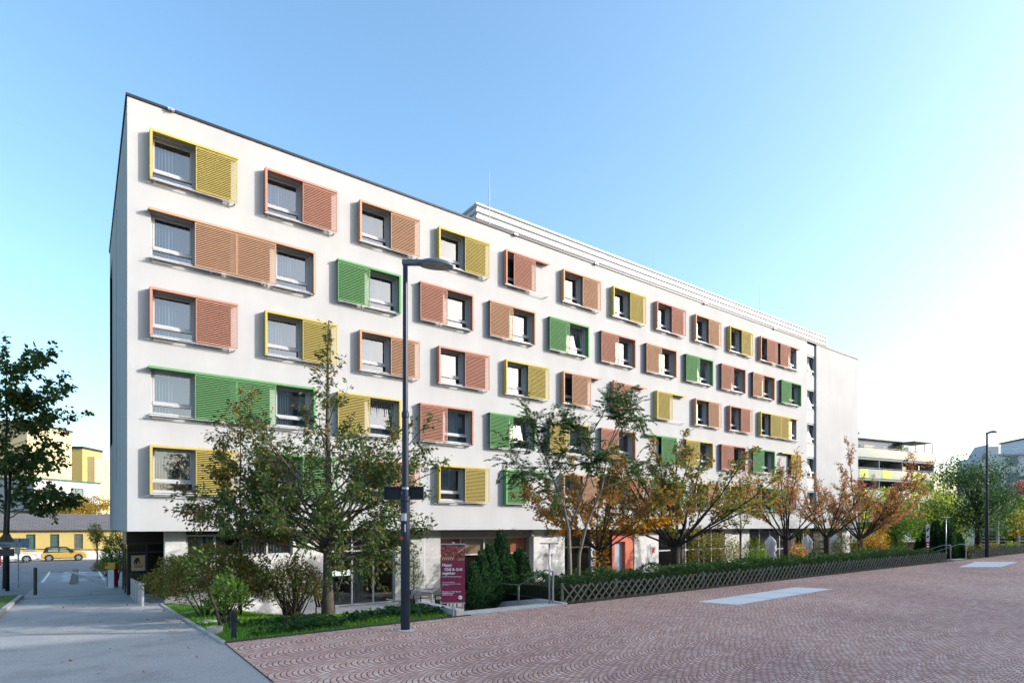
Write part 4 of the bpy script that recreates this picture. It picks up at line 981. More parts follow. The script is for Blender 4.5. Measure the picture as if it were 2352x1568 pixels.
# --- hedge of broad dark leaves behind the lattice fence
rng = np.random.default_rng(17)
def hedge(label, x0, x1, p0, p1, h, n, seed):
    rng = np.random.default_rng(seed)
    x = rng.uniform(x0, x1, n); p = rng.uniform(p0, p1, n)
    top = np.array([zplaza(a) for a in x]) + h + 0.10 * np.sin(x * 1.9) + 0.07 * np.sin(x * 4.3 + p * 3) + 0.06 * np.sin(p * 5 + x)
    top -= 0.35 * np.clip((p - (p1 - .5)) / .5, 0, 1) ** 2
    k = rng.random(n)
    z = top - np.where(k < .55, rng.exponential(.07, n), rng.uniform(0, h + .2, n))
    front = rng.random(n) < 0.35
    p = np.where(front & (k >= .55), p1 - rng.exponential(.08, n), p)
    z = np.maximum(z, np.array([zplaza(a) for a in x]) - .1)
    t = thing('hedge', label, 'hedge', (0, 0, 0))
    ax = np.stack([rng.normal(0, .6, n), -np.where(front, .9, .2), np.full(n, .5)], 1)
    link('foliage', leaf_mesh('foliage', np.stack([x, -p, z], 1), ax, 0.125, 'hedge', rng, width=.34, droop=.0, spread=1.0), t)
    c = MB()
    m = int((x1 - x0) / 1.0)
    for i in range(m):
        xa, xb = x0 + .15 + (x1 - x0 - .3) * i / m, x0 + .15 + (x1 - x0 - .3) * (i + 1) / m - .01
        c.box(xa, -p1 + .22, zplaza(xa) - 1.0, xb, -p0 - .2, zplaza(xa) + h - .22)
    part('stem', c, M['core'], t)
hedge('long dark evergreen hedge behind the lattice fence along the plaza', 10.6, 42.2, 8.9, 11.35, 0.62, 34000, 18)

# --- conifers beside the steps
def thuja(label, px, p, top, r, n, seed, grp='conifers beside the steps'):
    rng = np.random.default_rng(seed); v = bedpos(px, p); v.z -= .4
    Y = (25.27 - p) / (DX - DY * (px - CX) / F); H = ZY(top, Y) - v.z
    t = thing('conifer', label, 'conifer', v, 0, grp)
    f = 1 - rng.random(n) ** 0.62; an = rng.uniform(0, 6.283, n)
    prof = np.clip((1 - f) ** 0.62 * np.minimum(1, .55 + f * 2.2), .02, 1)
    rad = r * prof * (1 + .13 * np.sin(an * 5 + f * 21 + seed) + .08 * np.sin(an * 11 - f * 33)) * rng.uniform(.72, 1.06, n)
    q = np.stack([rad * np.cos(an), rad * np.sin(an), f * H * .985], 1)
    ax = np.stack([np.cos(an) * .7, np.sin(an) * .7, np.full(n, 1.0)], 1)
    link('foliage', leaf_mesh('foliage', q, ax, 0.105, 'thuja', rng, width=.42, droop=0, spread=.45, mat='leaf_dull', face=np.stack([np.cos(an), np.sin(an), 0 * an], 1) * 1.6), t)
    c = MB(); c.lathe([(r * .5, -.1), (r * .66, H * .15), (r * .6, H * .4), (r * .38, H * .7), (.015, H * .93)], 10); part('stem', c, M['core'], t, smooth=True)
for a in (('tallest narrow dark green conifer in the middle of the row beside the steps', 1151, 8.2, 1216, .62, 6500, 301),
          ('wide dark conifer at the right end of the row beside the steps', 1193, 8.0, 1256, .66, 6000, 302),
          ('second tallest pointed conifer just left of the tallest one', 1124, 8.6, 1245, .5, 4500, 303),
          ('small conifer with a thin tip at the left end of the row by the banner', 1087, 9.1, 1290, .38, 2600, 304),
          ('slim pointed conifer third from the left in the row beside the steps', 1106, 8.8, 1262, .42, 3200, 305),
          ('short conifer squeezed between the tallest and the widest conifer', 1172, 7.6, 1270, .45, 2600, 306)): thuja(*a)
# ------------------------------------------------------------------ grass and ground cover
def blades(name, pts, size, pal, rng, tri=0.12, lean=.45):
    pts = np.asarray(pts); n = len(pts)
    ax = np.stack([rng.normal(0, lean, n), rng.normal(0, lean, n), np.ones(n)], 1)
    me = leaf_mesh(name, pts, ax, size, pal, rng, width=tri, droop=0, spread=.1, jit=.5)
    return tag(link(name, me), kind='stuff')
rng = np.random.default_rng(2)
def scatter(n, x0, x1, p0, p1, fz, keep=None):
    x = rng.uniform(x0, x1, n); p = rng.uniform(p0, p1, n)
    if keep is not None: k = keep(x, p); x, p = x[k], p[k]
    return np.stack([x, -p, np.array([fz(a, b) for a, b in zip(x, p)]) - .01], 1)
blades('grass', scatter(26000, 1.12, 6.6, .9, 11.85, zlawn), .085, 'grass', rng)
blades('grass', scatter(5000, -12, -3.65, -9.4, 2.7, lambda x, p: zpath(p) + .09), .08, 'grass', rng)
blades('grass', scatter(1600, 10.6, 43, 11.62, 11.86, lambda x, p: zplaza(x)), .07, 'fresh', rng)
# broad leaved ground cover under the shrubs and along the wall
def cover(name, n, x0, x1, p0, p1, size, pal, h):
    q = scatter(n, x0, x1, p0, p1, zlawn, lambda x, p: np.sin(x * 2.1 + 1) + np.sin(p * 2.7 + x) + rng.normal(0, .5, len(x)) > -.2)
    q[:, 2] += rng.uniform(.01, h, len(q)); m = len(q)
    ax = np.stack([rng.normal(0, 1, m), rng.normal(0, 1, m), np.full(m, .25)], 1)
    tag(link(name, leaf_mesh(name, q, ax, size, pal, rng, width=.85, droop=.1, spread=.3)), kind='stuff')
cover('ground_cover', 2400, 1.6, 3.9, 9.0, 11.5, .10, 'ivy', .16)
cover('ground_cover', 1500, 4.2, 6.55, 9.4, 11.3, .13, 'ivy', .2)
# fallen leaves
def litter(n, x0, x1, p0, p1, fz, sz=.07):
    q = scatter(n, x0, x1, p0, p1, fz); q[:, 2] += .025; m = len(q)
    ax = np.stack([rng.normal(0, 1, m), rng.normal(0, 1, m), np.zeros(m)], 1)
    return link('fallen_leaves', leaf_mesh('fallen_leaves', q, ax, sz, 'rust', rng, width=.6, droop=0, spread=.1))
tag(litter(70, 1.2, 43, 11.95, 12.5, zplaza), kind='stuff'); tag(litter(70, -3.2, 1.0, -12, 14, lambda x, p: zpath(p)), kind='stuff'); tag(litter(60, -8, -3.6, -9, 2.5, lambda x, p: zpath(p) + .1), kind='stuff')

# ------------------------------------------------------------------ lattice fence
def fence(label, x0, x1, p, h, step):
    t = thing('lattice_fence', label, 'fence', (0, 0, 0), 0, 'lattice fences along the plaza')
    rr = random.Random(int(x0)); b = MB(); n = int((x1 - x0) / step)
    for i in range(n):
        xa = x0 + i * step; zb = zplaza(xa) + .02; run = h * 1.05
        for s_, yo in ((1, -p - .03), (-1, -p + .02)):
            xs = xa if s_ > 0 else xa + run
            j = [rr.gauss(0, .012) for _ in range(4)]
            b.tube([(xs + j[0], yo, zb - .03), (xs + s_ * run + j[1], yo + rr.gauss(0, .006), zb + h + j[2])], [.026, .024], 6)
    part('slat_panel', b, M['wood_grey'], t)
    for x in np.arange(x0 + .05, x1 + .6, 2.35):
        q = MB(); q.tube([(x, -p + .09, zplaza(x) - .2), (x, -p + .09, zplaza(x) + h + .06), (x, -p + .09, zplaza(x) + h + .09)], [.045, .045, .03], 8); part('post', q, M['wood_grey'], t)
fence('long weathered lattice fence in front of the dark hedge', 10.55, 42.0, 11.62, .52, .31)
fence('shorter far lattice fence behind the distant lamp post', 46.6, 63.0, 11.7, .55, .33)

# ------------------------------------------------------------------ steps, walls, rails
zt = zplaza(8.5)
def steps(name, label, x0, x1, p_top, nst, tread, z0, land=None):
    b = MB(); z = z0; p = p_top
    rise = (z0 - TERR) / nst
    b.box(x0, -p_top - .55, z0 - .3, x1, -p_top, z0 + .012)
    for i in range(nst):
        tr = 1.0 if (land and i in land) else tread
        z -= rise; b.box(x0, -p + .001, z - .4, x1, -p + tr, z); p -= tr
    return solo(name, b, M['concrete_light'], label, 'steps')
steps('stairs', 'concrete steps leading down from the plaza to the terrace beside the red banner', 6.9, 10.3, 11.3, 7, .36, zt + .012, (2,))
def wall(label, x0, x1, pts):
    b = MB(); n = len(pts); vs = []
    for x in (x0, x1):
        for p, z in pts: vs.append((x, -p, z))
        for p, z in reversed(pts): vs.append((x, -p, -.3))
    m = 2 * n
    b.add(vs, [tuple(range(m)), tuple(range(2*m - 1, m - 1, -1))] + [(i, m + i, m + (i + 1) % m, (i + 1) % m) for i in range(m)])
    return solo('garden_wall', b, M['concrete_light'], label, 'wall', bevel=.012)
wall('low concrete cheek wall between the lawn and the steps behind the banner', 6.62, 6.87, [(11.86, zt + .17), (9.7, zt + .15), (8.2, .75), (5.5, .25)])
wl_o = wall('low concrete cheek wall at the right side of the steps below the conifers', 10.32, 10.52, [(11.86, zt + .06), (10.6, zt + .06), (8.4, .95), (6.0, .3)])
q = MB(); q.box(10.30, -10.55, .83, 10.322, -10.38, 1.02); sl = mk('step_light', (.9, .85, .6), rough=.3)
part('step_light', q, sl, wl_o)
def rail(label, x, pts, posts, grp):
    t = thing('handrail', label, 'handrail', (0, 0, 0), 0, grp)
    b = MB(); b.tube([(x, -p, z) for p, z in pts], .024, 8); part('top_rail', b, M['steel'], t, smooth=True)
    for p, zb, zt_ in posts:
        b = MB(); b.box(x - .02, -p - .03, zb, x + .02, -p + .03, zt_); part('post', b, M['steel'], t)
z8 = zplaza(8.5)
rail('galvanised handrail stepping down the right side of the stairs in front of the conifers', 10.18, [(11.6, z8 + 1.0), (11.2, z8 + 1.02), (9.9, z8 + .45), (8.9, z8 + .42), (7.8, z8 - .02), (7.0, z8 - .05)], [(11.58, z8, z8 + 1.0), (9.85, .6, z8 + .44), (7.9, .1, z8)], 'handrails of the steps')
rail('galvanised handrail along the left side of the stairs behind the banner', 7.02, [(11.6, z8 + .95), (11.2, z8 + .95), (9.9, z8 + .4), (8.9, z8 + .36), (7.8, z8 - .06), (6.6, z8 - .1)], [(11.55, z8, z8 + .95), (9.8, .6, z8 + .4), (7.6, .1, z8 - .06)], 'handrails of the steps')
b_ = zplaza(44)
rail('distant left handrail at the second stairway beside the upright flag banner', 42.9, [(11.6, b_ + .95), (11.2, b_ + .95), (9.3, b_ + .2), (8, b_ + .15)], [(11.58, b_, b_ + .95), (9.4, b_ - .6, b_ + .24)], 'handrails of the far steps')
rail('distant right handrail at the second stairway in front of the dark conifers', 45.7, [(11.6, b_ + .95), (11.2, b_ + .95), (9.3, b_ + .2), (8, b_ + .15)], [(11.58, b_, b_ + .95), (9.4, b_ - .6, b_ + .24)], 'handrails of the far steps')
b = MB(); b.box(43.0, -11.88, b_ - .2, 45.6, -11.2, b_ + .01)
for i in range(6): b.box(43.0, -11.2 + .34 * i + .001, b_ - .6 - .17 * i, 45.6, -11.2 + .34 * (i + 1), b_ - .16 * (i + 1))
solo('stairs', b, M['concrete_light'], 'distant concrete steps at the gap between the two lattice fences', 'steps')

# ------------------------------------------------------------------ T-shaped path lamps
def t_lamp(label, v, h, rz):
    t = thing('path_lamp', label, 'path lamp', v, rz, 'T shaped path lamps')
    b = MB(); b.tube([(0, 0, -.1), (0, 0, h)], .028, 8); part('pole', b, M['steel'], t, smooth=True)
    b = MB(); b.box(-.28, -.05, h, .28, .05, h + .045); part('lamp_head', b, M['steel'], t, bevel=.01)
v = P(1262, 17.9); v.z = zplaza(v.x); t_lamp('slim grey T shaped path lamp beside the handrail top post', v, ZY(1249, 17.9) - v.z, CAMYAW)
v = P(2173, 38.6); v.z = zplaza(v.x) - .1; t_lamp('slim pale T shaped path lamp at the distant stairway', v, ZY(1188, 38.6) - v.z, CAMYAW)

# ------------------------------------------------------------------ street lamps
def street_lamp(label, v, H, turn=0):
    t = thing('street_lamp', label, 'street lamp', v, CAMYAW + turn, 'street lamps on the plaza')
    b = MB(); b.tube([(0, 0, -.1), (0, 0, 2.95), (0, 0, 2.98), (0, 0, 3.08), (0, 0, 3.1), (0, 0, 4.88), (0, 0, 4.9), (0, 0, 5.0), (0, 0, 5.05), (0, 0, H)], [.108, .104, .116, .116, .078, .076, .086, .086, .064, .056], 14); part('pole', b, M['navy'], t, smooth=False)
    b = MB(); b.lathe([(.21, .0), (.21, .012), (.18, .02), (.12, .022)], 20); part('base_ring', b, M['concrete_light'], t)
    a = MB(); a.box(-.07, -.06, H - .03, .42, .06, H + .085); part('arm', a, mk('lamp_grey_paint', (.08, .105, .14), rough=.4), t, bevel=.012)
    hd = MB(); n = 20
    rings = [(.0, .125), (.12, .12), (.26, .095), (.36, .05), (.39, .005), (.375, -.02)]
    vs = []; 
    for r_, z in rings:
        for j in range(n):
            an = 2 * math.pi * j / n; vs.append((.70 + r_ * 1.06 * math.cos(an), r_ * .62 * math.sin(an), H + z - .03 + (-.07) * (r_ * math.cos(an))))
    hd.add(vs, [(i*n + j, i*n + (j+1) % n, (i+1)*n + (j+1) % n, (i+1)*n + j)[::-1] for i in range(len(rings) - 1) for j in range(n)])
    part('lamp_head', hd, mk('lamp_head_paint', (.09, .125, .17), rough=.35), t, smooth=True)
    gl = MB(); gl.add([(.70 + .36 * 1.06 * math.cos(2*math.pi*j/n), .36 * .62 * math.sin(2*math.pi*j/n), H - .047 - .07 * .36 * math.cos(2*math.pi*j/n)) for j in range(n)], [tuple(range(n - 1, -1, -1))])
    part('lens', gl, mk('lamp_lens', (.16, .16, .15), (.07, .07, .07), .15, 9), t)
    return t
v = P(931, 13.6); v.z = zplaza(v.x); lampv = v.copy(); Hn = ZY(598, 13.6) - v.z - .08
lamp = street_lamp('tall dark blue street lamp in the middle of the picture carrying a black sign', v, Hn)
for z, s_, m_ in ((2.6, (-.085, .05), 'sticker_white'), (2.12, (-.12, -.03), 'sticker_red'), (2.35, (.0, .03), 'sticker_white')):
    b = MB(); hh = .085 if m_ == 'sticker_white' else .04
    for a0 in np.linspace(s_[0], s_[1], 5)[:-1]:
        a1 = a0 + (s_[1] - s_[0]) / 4 
        f = lambda x: -math.sqrt(max(0, .112 ** 2 - x * x)) - .002
        b.quad((a0, f(a0), z - hh), (a1, f(a1), z - hh), (a1, f(a1), z + hh), (a0, f(a0), z + hh))
    part('sticker', b, M['white'] if m_ == 'sticker_white' else mk('red_sticker', (.5, .05, .05), rough=.5), lamp)
v = P(2267, 39.9); v.z = zplaza(v.x); street_lamp('distant dark street lamp at the right behind the far pale slabs', v, ZY(992, 39.9) - v.z - .1, R(-105))
# black sign box clamped to the near lamp
sg = thing('sign_box', 'black rectangular sign box clamped across the near street lamp', 'sign', (lampv.x, lampv.y, ZY(1131, 13.6)), CAMYAW)
b = MB(); wl0, wl1, hh = -.49, .39, .125
b.box(wl0, .10, -hh, wl1, .12, hh); part('panel', b, M['black'], sg)
b = MB(); b.box(wl0, .06, hh, wl1, .16, hh + .025); b.box(wl0, .06, -hh - .028, wl1, .16, -hh); b.box(wl0 - .015, .06, -hh - .02, wl0, .16, hh + .02); b.box(wl1, .06, -hh - .02, wl1 + .015, .16, hh + .02); part('sign_frame', b, M['navy'], sg)
for z in (.1, -.1):
    b = MB(); b.lathe([(.082, z - .02), (.082, z + .02)], 14); b.box(-.04, -.095, z - .012, .05, -.075, z + .012); part('clamp', b, M['steel'], sg)
b = MB(); b.box(-.108, .094, -.03, -.06, .099, .03); part('sticker', b, mk('blue_sticker', (.55, .68, .75), rough=.5), sg)

# ------------------------------------------------------------------ red banner
FONT = None
def text_mesh(s, size, bold=0.0, align='LEFT'):
    c = bpy.data.curves.new('lettering', 'FONT'); c.body = s; c.size = size; c.offset = bold; c.align_x = align; c.resolution_u = 3; c.extrude = 0.0004
    o = bpy.data.objects.new('lettering', c); col.objects.link(o)
    bpy.context.view_layer.update()
    me = bpy.data.meshes.new_from_object(o.evaluated_get(bpy.context.evaluated_depsgraph_get())); bpy.data.objects.remove(o); bpy.data.curves.remove(c); me.name = 'lettering'
    return me
bv = P(1040.5, 15.45); bz = ZY(1382.5, 15.45); BW, BH = .625, 1.51
bn = thing('banner_sign', 'dark red restaurant banner with a grill photograph on a steel post beside the steps', 'banner', (bv.x, bv.y, bz), CAMYAW)
b = MB(); b.box(-BW/2, 0, 0, BW/2, .015, BH - .42 + .0); part('panel', b, M['maroon'], bn)
b = MB(); b.box(-BW/2 - .01, -.02, -.03, BW/2 + .01, .03, 0.0); b.box(-BW/2 - .01, -.02, BH, BW/2 + .01, .03, BH + .025); b.box(-.03, -.01, BH + .025, .04, .02, BH + .065); part('sign_frame', b, M['steel'], bn, bevel=.004)
b = MB(); b.tube([(.0, .05, -.65), (.0, .05, BH - .1)], .028, 8); part('post', b, M['steel'], bn)
def grillmat():
    m, n, bb = newmat('grill_photo'); co = N(n, 'TexCoord').outputs['Object']
    v1 = N(n, 'TexVoronoi'); v1.inputs['Scale'].default_value = 11; n.links.new(co, v1.inputs['Vector'])
    w1 = N(n, 'TexNoise'); w1.inputs['Scale'].default_value = 9; w1.inputs['Detail'].default_value = 6; w1.inputs['Distortion'].default_value = 2.5; n.links.new(co, w1.inputs['Vector'])
    c = RAMP(n, w1.outputs[0], [(0.3, (.012, .008, .02)), (.47, (.10, .012, .014)), (.58, (.42, .06, .035)), (.68, (.55, .22, .12)), (.8, (.75, .5, .4))])
    c = MIX(n, .35, c, RAMP(n, v1.outputs[0], [(0.1, (.5, .12, .06)), (.5, (.02, .01, .02))])); n.links.new(c, bb.inputs['Base Color']); bb.inputs['Roughness'].default_value = .4; return m
b = MB(); b.box(-BW/2, 0, BH - .42, BW/2, .015, BH); part('photo_print', b, grillmat(), bn)
b = MB()
for i in range(6):
    x = -.29 + i * .052; b.poly([(x, -.003, BH - .405), (x + .02, -.003, BH - .405), (x + .05, -.003, BH - .325), (x + .032, -.003, BH - .325)])
for i in range(3):
    x = .16 + i * .05; b.poly([(x, -.003, BH - .41), (x + .018, -.003, BH - .41), (x + .04, -.003, BH - .36), (x + .026, -.003, BH - .36)])
b.poly([(.13, -.003, BH - .2), (.14, -.003, BH - .215), (.30, -.003, BH - .10), (.295, -.003, BH - .085)])
part('photo_print', b, mk('grill_bars', (.6, .45, .28), rough=.5), bn)
def banner_text(lines):
    vs = []
    for s, x, z, size, bold in lines:
        me = text_mesh(s, size, bold); me.transform(Matrix.Translation((x, -.004, z)) @ Matrix.Rotation(R(90), 4, 'X')); me.materials.clear(); me.materials.append(M['ink']); link('lettering', me, bn)
sc_ = BH / 640.0     # height of the printed sheet in zoomed pixels
def zz2(y): return BH - (y - 243) * sc_
def xx2(x): return -BW/2 + (x - 812) * BW / 253
banner_text([('Happy', xx2(824), zz2(482), .098, .0022), ('Chill & Grill', xx2(846), zz2(531), .098, .0022), ('together', xx2(824), zz2(572), .098, .0022),
    ('at the JUFA Hotel Wien City****terrace', xx2(818), zz2(602), .0315, .0007),
    ('\u201eall you can eat\u201c BBQ buffet', xx2(824), zz2(664), .0285, .0006), ('every Thursday & Saturday in July + September', xx2(824), zz2(681), .0255, .0005), ('6.30 - 9.00 p.m.', xx2(824), zz2(693), .0285, .0006),
    ('Reservations at +43 (0)5 7083 700', xx2(822), zz2(769), .035, .0009), ('wien@jufahotels.com', xx2(822), zz2(786), .035, .0009), ('jufahotels.com/wien', xx2(822), zz2(803), .035, .0009)])
b = MB(); b.lathe([(.052, -.002), (.052, .002)], 24, (xx2(1017), -.004, zz2(828)), 'y'); lg = part('logo', b, M['ink'], bn)
me = text_mesh('JUFA', .03, .0005, 'CENTER'); me.transform(Matrix.Translation((xx2(1017), -.008, zz2(832))) @ Matrix.Rotation(R(90), 4, 'X')); me.materials.clear(); me.materials.append(mk('logo_blue', (.12, .12, .3), rough=.5)); link('lettering', me, lg)

# small dark garden light on the lawn, slabs, rings
v = P(537, 12.75); v.z = zlawn(max(1.15, v.x), -v.y) - .05
t = thing('garden_light', 'short dark blue bollard light at the front edge of the lawn', 'garden light', v)
b = MB(); b.tube([(0, 0, -.1), (0, 0, .42)], .055, 12); part('post', b, M['navy'], t); b = MB(); b.lathe([(.06, .42), (.07, .44), (.07, .62), (.06, .66)], 14); part('lamp_head', b, M['black'], t)
for px, py, lab in ((447, 1432, 'flat grey stone slab lying in the grass nearer the plaza'), (385, 1412, 'flat pale stone slab lying in the grass at the path edge')):
    v = GR(px, py); v.x = max(v.x, 1.4); v.z = zlawn(v.x, -v.y) + .015
    b = MB(); b.box(-.22, -.16, -.06, .22, .16, .03); solo('stone_slab', b, M['kerb'], lab, 'slab', v, .5, 'stone slabs in the grass', bevel=.015)
v = P(494, 13.8); v.z = zlawn(1.2, -v.y)
b = MB(); b.lathe([(.17, 0), (.17, .14), (.13, .14), (.13, .02)], 18); solo('concrete_ring', b, M['kerb'], 'small round concrete shaft ring among the ground cover on the lawn', 'concrete ring', v)

# ------------------------------------------------------------------ terrace furniture
def chair(label, v, rz):
    t = thing('lounge_chair', label, 'chair', v, rz)
    b = MB()
    for i in range(6): b.box(-.27, -.3 + i * .1, .40, .27, -.22 + i * .1, .425)
    part('seat', b, M['wood_brown'], t)
    b = MB()
    for i in range(5): b.box(-.25 + i * .105, 0, 0, -.18 + i * .105, .025, .62)
    part('backrest', b, M['wood_brown'], t, (0, .3, .42), (R(-25), 0, 0))
    for x in (-.26, .24):
        for y in (-.3, .25): q = MB(); q.box(x, y, 0, x + .035, y + .05, .40); part('leg', q, M['wood_brown'], t)
v = P(748, 22.5); chair('brown slatted lounge chair half hidden by the grey tree trunk', (v.x, v.y, zlawn(v.x, -v.y) + .02), 2.4)
def table(label, v, w_, d_, rz, grp='tables on the terrace'):
    t = thing('terrace_table', label, 'table', v, rz, grp)
    b = MB(); 
    for i in range(5): b.box(-w_/2, -d_/2 + i * d_/5, .72, w_/2, -d_/2 + (i + .88) * d_/5, .75)
    part('tabletop', b, M['wood_grey'], t)
    for x in (-w_/2 + .05, w_/2 - .09):
        for y in (-d_/2 + .05, d_/2 - .09): q = MB(); q.box(x, y, 0, x + .04, y + .04, .72); part('leg', q, M['dark_steel'], t)
def bench(label, v, w_, rz, grp='benches on the terrace'):
    t = thing('terrace_bench', label, 'bench', v, rz, grp)
    b = MB()
    for i in range(3): b.box(-w_/2, -.2 + i * .14, .42, w_/2, -.08 + i * .14, .45)
    part('seat', b, M['wood_grey'], t)
    b = MB(); b.box(-w_/2, .22, .75, w_/2, .25, .8); b.box(-w_/2, .22, .6, w_/2, .25, .63); part('backrest', b, M['steel'], t)
    for x in (-w_/2 + .03, w_/2 - .07): q = MB(); q.box(x, -.2, 0, x + .04, .25, .42); q.box(x, .22, .42, x + .04, .25, .8); part('leg', q, M['dark_steel'], t)
v = P(1000, 25.5); table('long slatted terrace table behind the left cheek wall', (v.x, v.y, TERR), 1.9, .8, .0)
v = P(985, 26.6); bench('slatted bench with a metal backrest near the potted tree', (v.x, v.y, TERR), 1.7, 0)
v = P(1038, 26.0); bench('slatted bench mostly hidden behind the red banner', (v.x, v.y, TERR), 1.5, 0)
v = P(1346, 24.2); v.z = TERR; table('white topped table behind the hedge under the twin stemmed tree', (v.x, v.y, TERR + .6), 1.3, .8, .1)
# potted tree
v = P(950, 27.3); v.z = TERR
t = thing('potted_tree', 'feathery yellow green potted tree in a tapered white planter by the concrete wall', 'potted plant', v)
b = MB(); b.lathe([(.24, 0), (.33, .62), (.36, .62), (.36, .68), (.30, .68), (.29, .58)], 20); part('planter', b, M['white'], t, smooth=False)
b = MB(); b.tube([(0, 0, .5), (.02, 0, 1.1), (0, .02, 1.7), (.03, 0, 2.25)], [.03, .025, .018, .008], 6); part('trunk', b, M['bark'], t)
rng = np.random.default_rng(9); qs = []; axs = []
for c, r_, n in (((.02, 0, 2.0), .3, 420), ((.1, 0, 1.6), .33, 420), ((-.1, 0, 1.2), .3, 360), ((.35, 0, 1.2), .22, 260), ((.05, 0, .9), .34, 380)):
    u = unit(rng.normal(0, 1, (n, 3))); qs.append(u * (r_ * rng.random((n, 1)) ** .5) * np.array([.8, .8, 1.2]) + np.array(c)); axs.append(u)
link('crown', leaf_mesh('crown', np.concatenate(qs), np.concatenate(axs), .13, 'pine', rng, width=.14, droop=-.3, spread=.5), t)
# closed parasols on the terrace
for i, (px, Y, lab) in enumerate(((1770, 38.5, 'closed white parasol in front of the gridded windows, nearest of the three'), (1854, 42.0, 'closed white parasol in the middle, between two dark wall posts'), (1918, 45.0, 'closed white parasol farthest right near the hotel end'))):
    v = P(px, Y); v.z = TERR
    t = thing('parasol', lab, 'parasol', v, .4 * i, 'closed parasols on the terrace')
    b = MB(); b.lathe([(.3, 0), (.3, .08), (.05, .1)], 14); b.tube([(0, 0, .08), (0, 0, 3.05)], .03, 8); part('pole', b, M['steel'], t)
    b = MB(); n = 26; rings = [(.42, .45), (.46, .75), (.36, 1.4), (.22, 1.95), (.30, 2.05), (.28, 2.25), (.30, 2.6), (.05, 2.98)]; vs = []
    for r_, z in rings:
        for j in range(n): an = 2 * math.pi * j / n; q = r_ * (1 + .34 * math.sin(4 * an * 1.5 + i)); vs.append((q * math.cos(an), q * math.sin(an), z))
    b.add(vs, [(i_*n + j, i_*n + (j+1) % n, (i_+1)*n + (j+1) % n, (i_+1)*n + j) for i_ in range(len(rings) - 1) for j in range(n)]); part('canopy', b, M['parasol'], t, smooth=True)
# upright flag banner at the far stairway
v = P(2131, 37.0); v.z = zplaza(v.x) - .1
t = thing('flag_banner', 'narrow maroon and white flag banner seen edge on at the distant stairway', 'banner', v, CAMYAW)
b = MB(); b.tube([(0, 0.03, -.1), (0, .03, 2.4)], .02, 6); part('pole', b, M['steel'], t)
b = MB(); b.box(-.11, 0, .25, .11, .012, 1.3); part('flag', b, M['maroon'], t); b = MB(); b.box(-.11, 0, 1.302, .11, .012, 2.38); part('flag', b, M['white'], t)
b = MB()
for z, h_ in ((.45, .07), (.62, .09), (.8, .05), (.95, .09), (1.12, .05)): b.box(-.06, -.008, z, .07, 0, z + h_)
part('lettering', b, M['ink'], t); b = MB(); b.poly([(-.08, -.006, 2.0), (.0, -.006, 1.9), (.08, -.006, 2.1), (.03, -.006, 2.25)]); b.poly([(-.06, -.006, 1.5), (.07, -.006, 1.55), (.06, -.006, 1.7), (-.07, -.006, 1.62)]); part('flag_print', b, M['navy'], t)
# ------------------------------------------------------------------ drive: bollards, barrier, posts
t = None
for i in range(5):
    p = .1 - 1.25 * i; v = Vector((.45, -p, zpath(p)))
    lab = 'plain steel bollard ' + ('nearest to the lawn at the near end of its row', 'second nearest in the row at the drive through', 'in the middle of the row of five at the drive through', 'second from the far end of its row beside the glass lobby', 'at the far end of its row against the glass lobby')[i]
    b = MB(); b.lathe([(.062, -.1), (.062, .80), (.05, .82)], 16); solo('bollard', b, M['steel'], lab, 'bollard', v, 0, 'bollards in the drive through')
YP = mk('barrier_yellow', (.55, .30, .02), rough=.45); RD = mk('barrier_red', (.30, .025, .03), rough=.45)
def barrier(label, v, rz, boom=None):
    t = thing('barrier_post', label, 'barrier', v, rz, 'parking barriers')
    b = MB(); b.box(-.2, -.16, 0, .2, .16, .08); part('base', b, M['concrete_light'], t)
    b = MB(); b.box(-.16, -.14, .08, .16, .14, .98); part('cabinet', b, mk('barrier_pale', (.5, .55, .6), rough=.5), t)
    b = MB(); b.box(-.2, -.145, .08, -.162, .145, 1.0); b.box(.162, -.145, .08, .2, .145, 1.0); part('side_panel', b, RD, t)
    b = MB(); b.box(-.3, -.17, 1.0, .24, .17, 1.32); part('hood', b, YP, t, bevel=.03)
    b = MB(); b.poly([(-.3, -.175, 1.18), (-.18, -.175, 1.14), (-.12, -.175, 1.3), (-.2, -.175, 1.325)]); part('hood', b, RD, t)
    return t
v = GR(428, 1364); barrier('yellow and red ticket barrier cabinet in front of the glass lobby side', Vector((.02, 12.2, zpath(-12.2))), CAMYAW)
va = P(-6, 52); va.z = 0.02
bt = barrier('yellow barrier cabinet at the left edge of the picture holding the long boom', va, CAMYAW)
vb = P(301, 46.0); boom = P(280, 50.0)
dd = Vector((boom.x - va.x, boom.y - va.y, 0)); L = dd.length
loc = Matrix.Rotation(-CAMYAW, 3, 'Z') @ dd.normalized()
z0 = ZY(1260, 52) - va.z
for s0, s1, m_ in [(i / 9, (i + 1) / 9, 'white' if i % 2 == 0 else 'black') for i in range(9)]:
    b = MB(); a, c = loc * (L * s0 + .1), loc * (L * s1 + .095); b.tube([(a.x, a.y, z0), (c.x, c.y, z0)], .045, 6); part('boom', b, M['steel'] if m_ == 'white' else M['dark_steel'], bt)
v = P(301, 49.5); b = MB(); b.box(-.06, -.06, 0, .06, .06, .55); b.box(-.05, -.05, .55, .05, .05, .72); b.box(-.09, -.02, .68, -.05, .02, .95); b.box(.05, -.02, .68, .09, .02, .95)
solo('boom_rest', b, M['dark_steel'], 'short dark rest post that catches the tip of the barrier boom', 'post', (v.x, v.y, zpath(-v.y)), CAMYAW)
b = MB(); b.tube([(0, 0, 0), (0, 0, 1.0)], .02, 6); v = P(273, 49); solo('marker_post', b, M['white'], 'thin white marker post in front of the yellow car', 'post', (v.x, v.y, zpath(-v.y)))
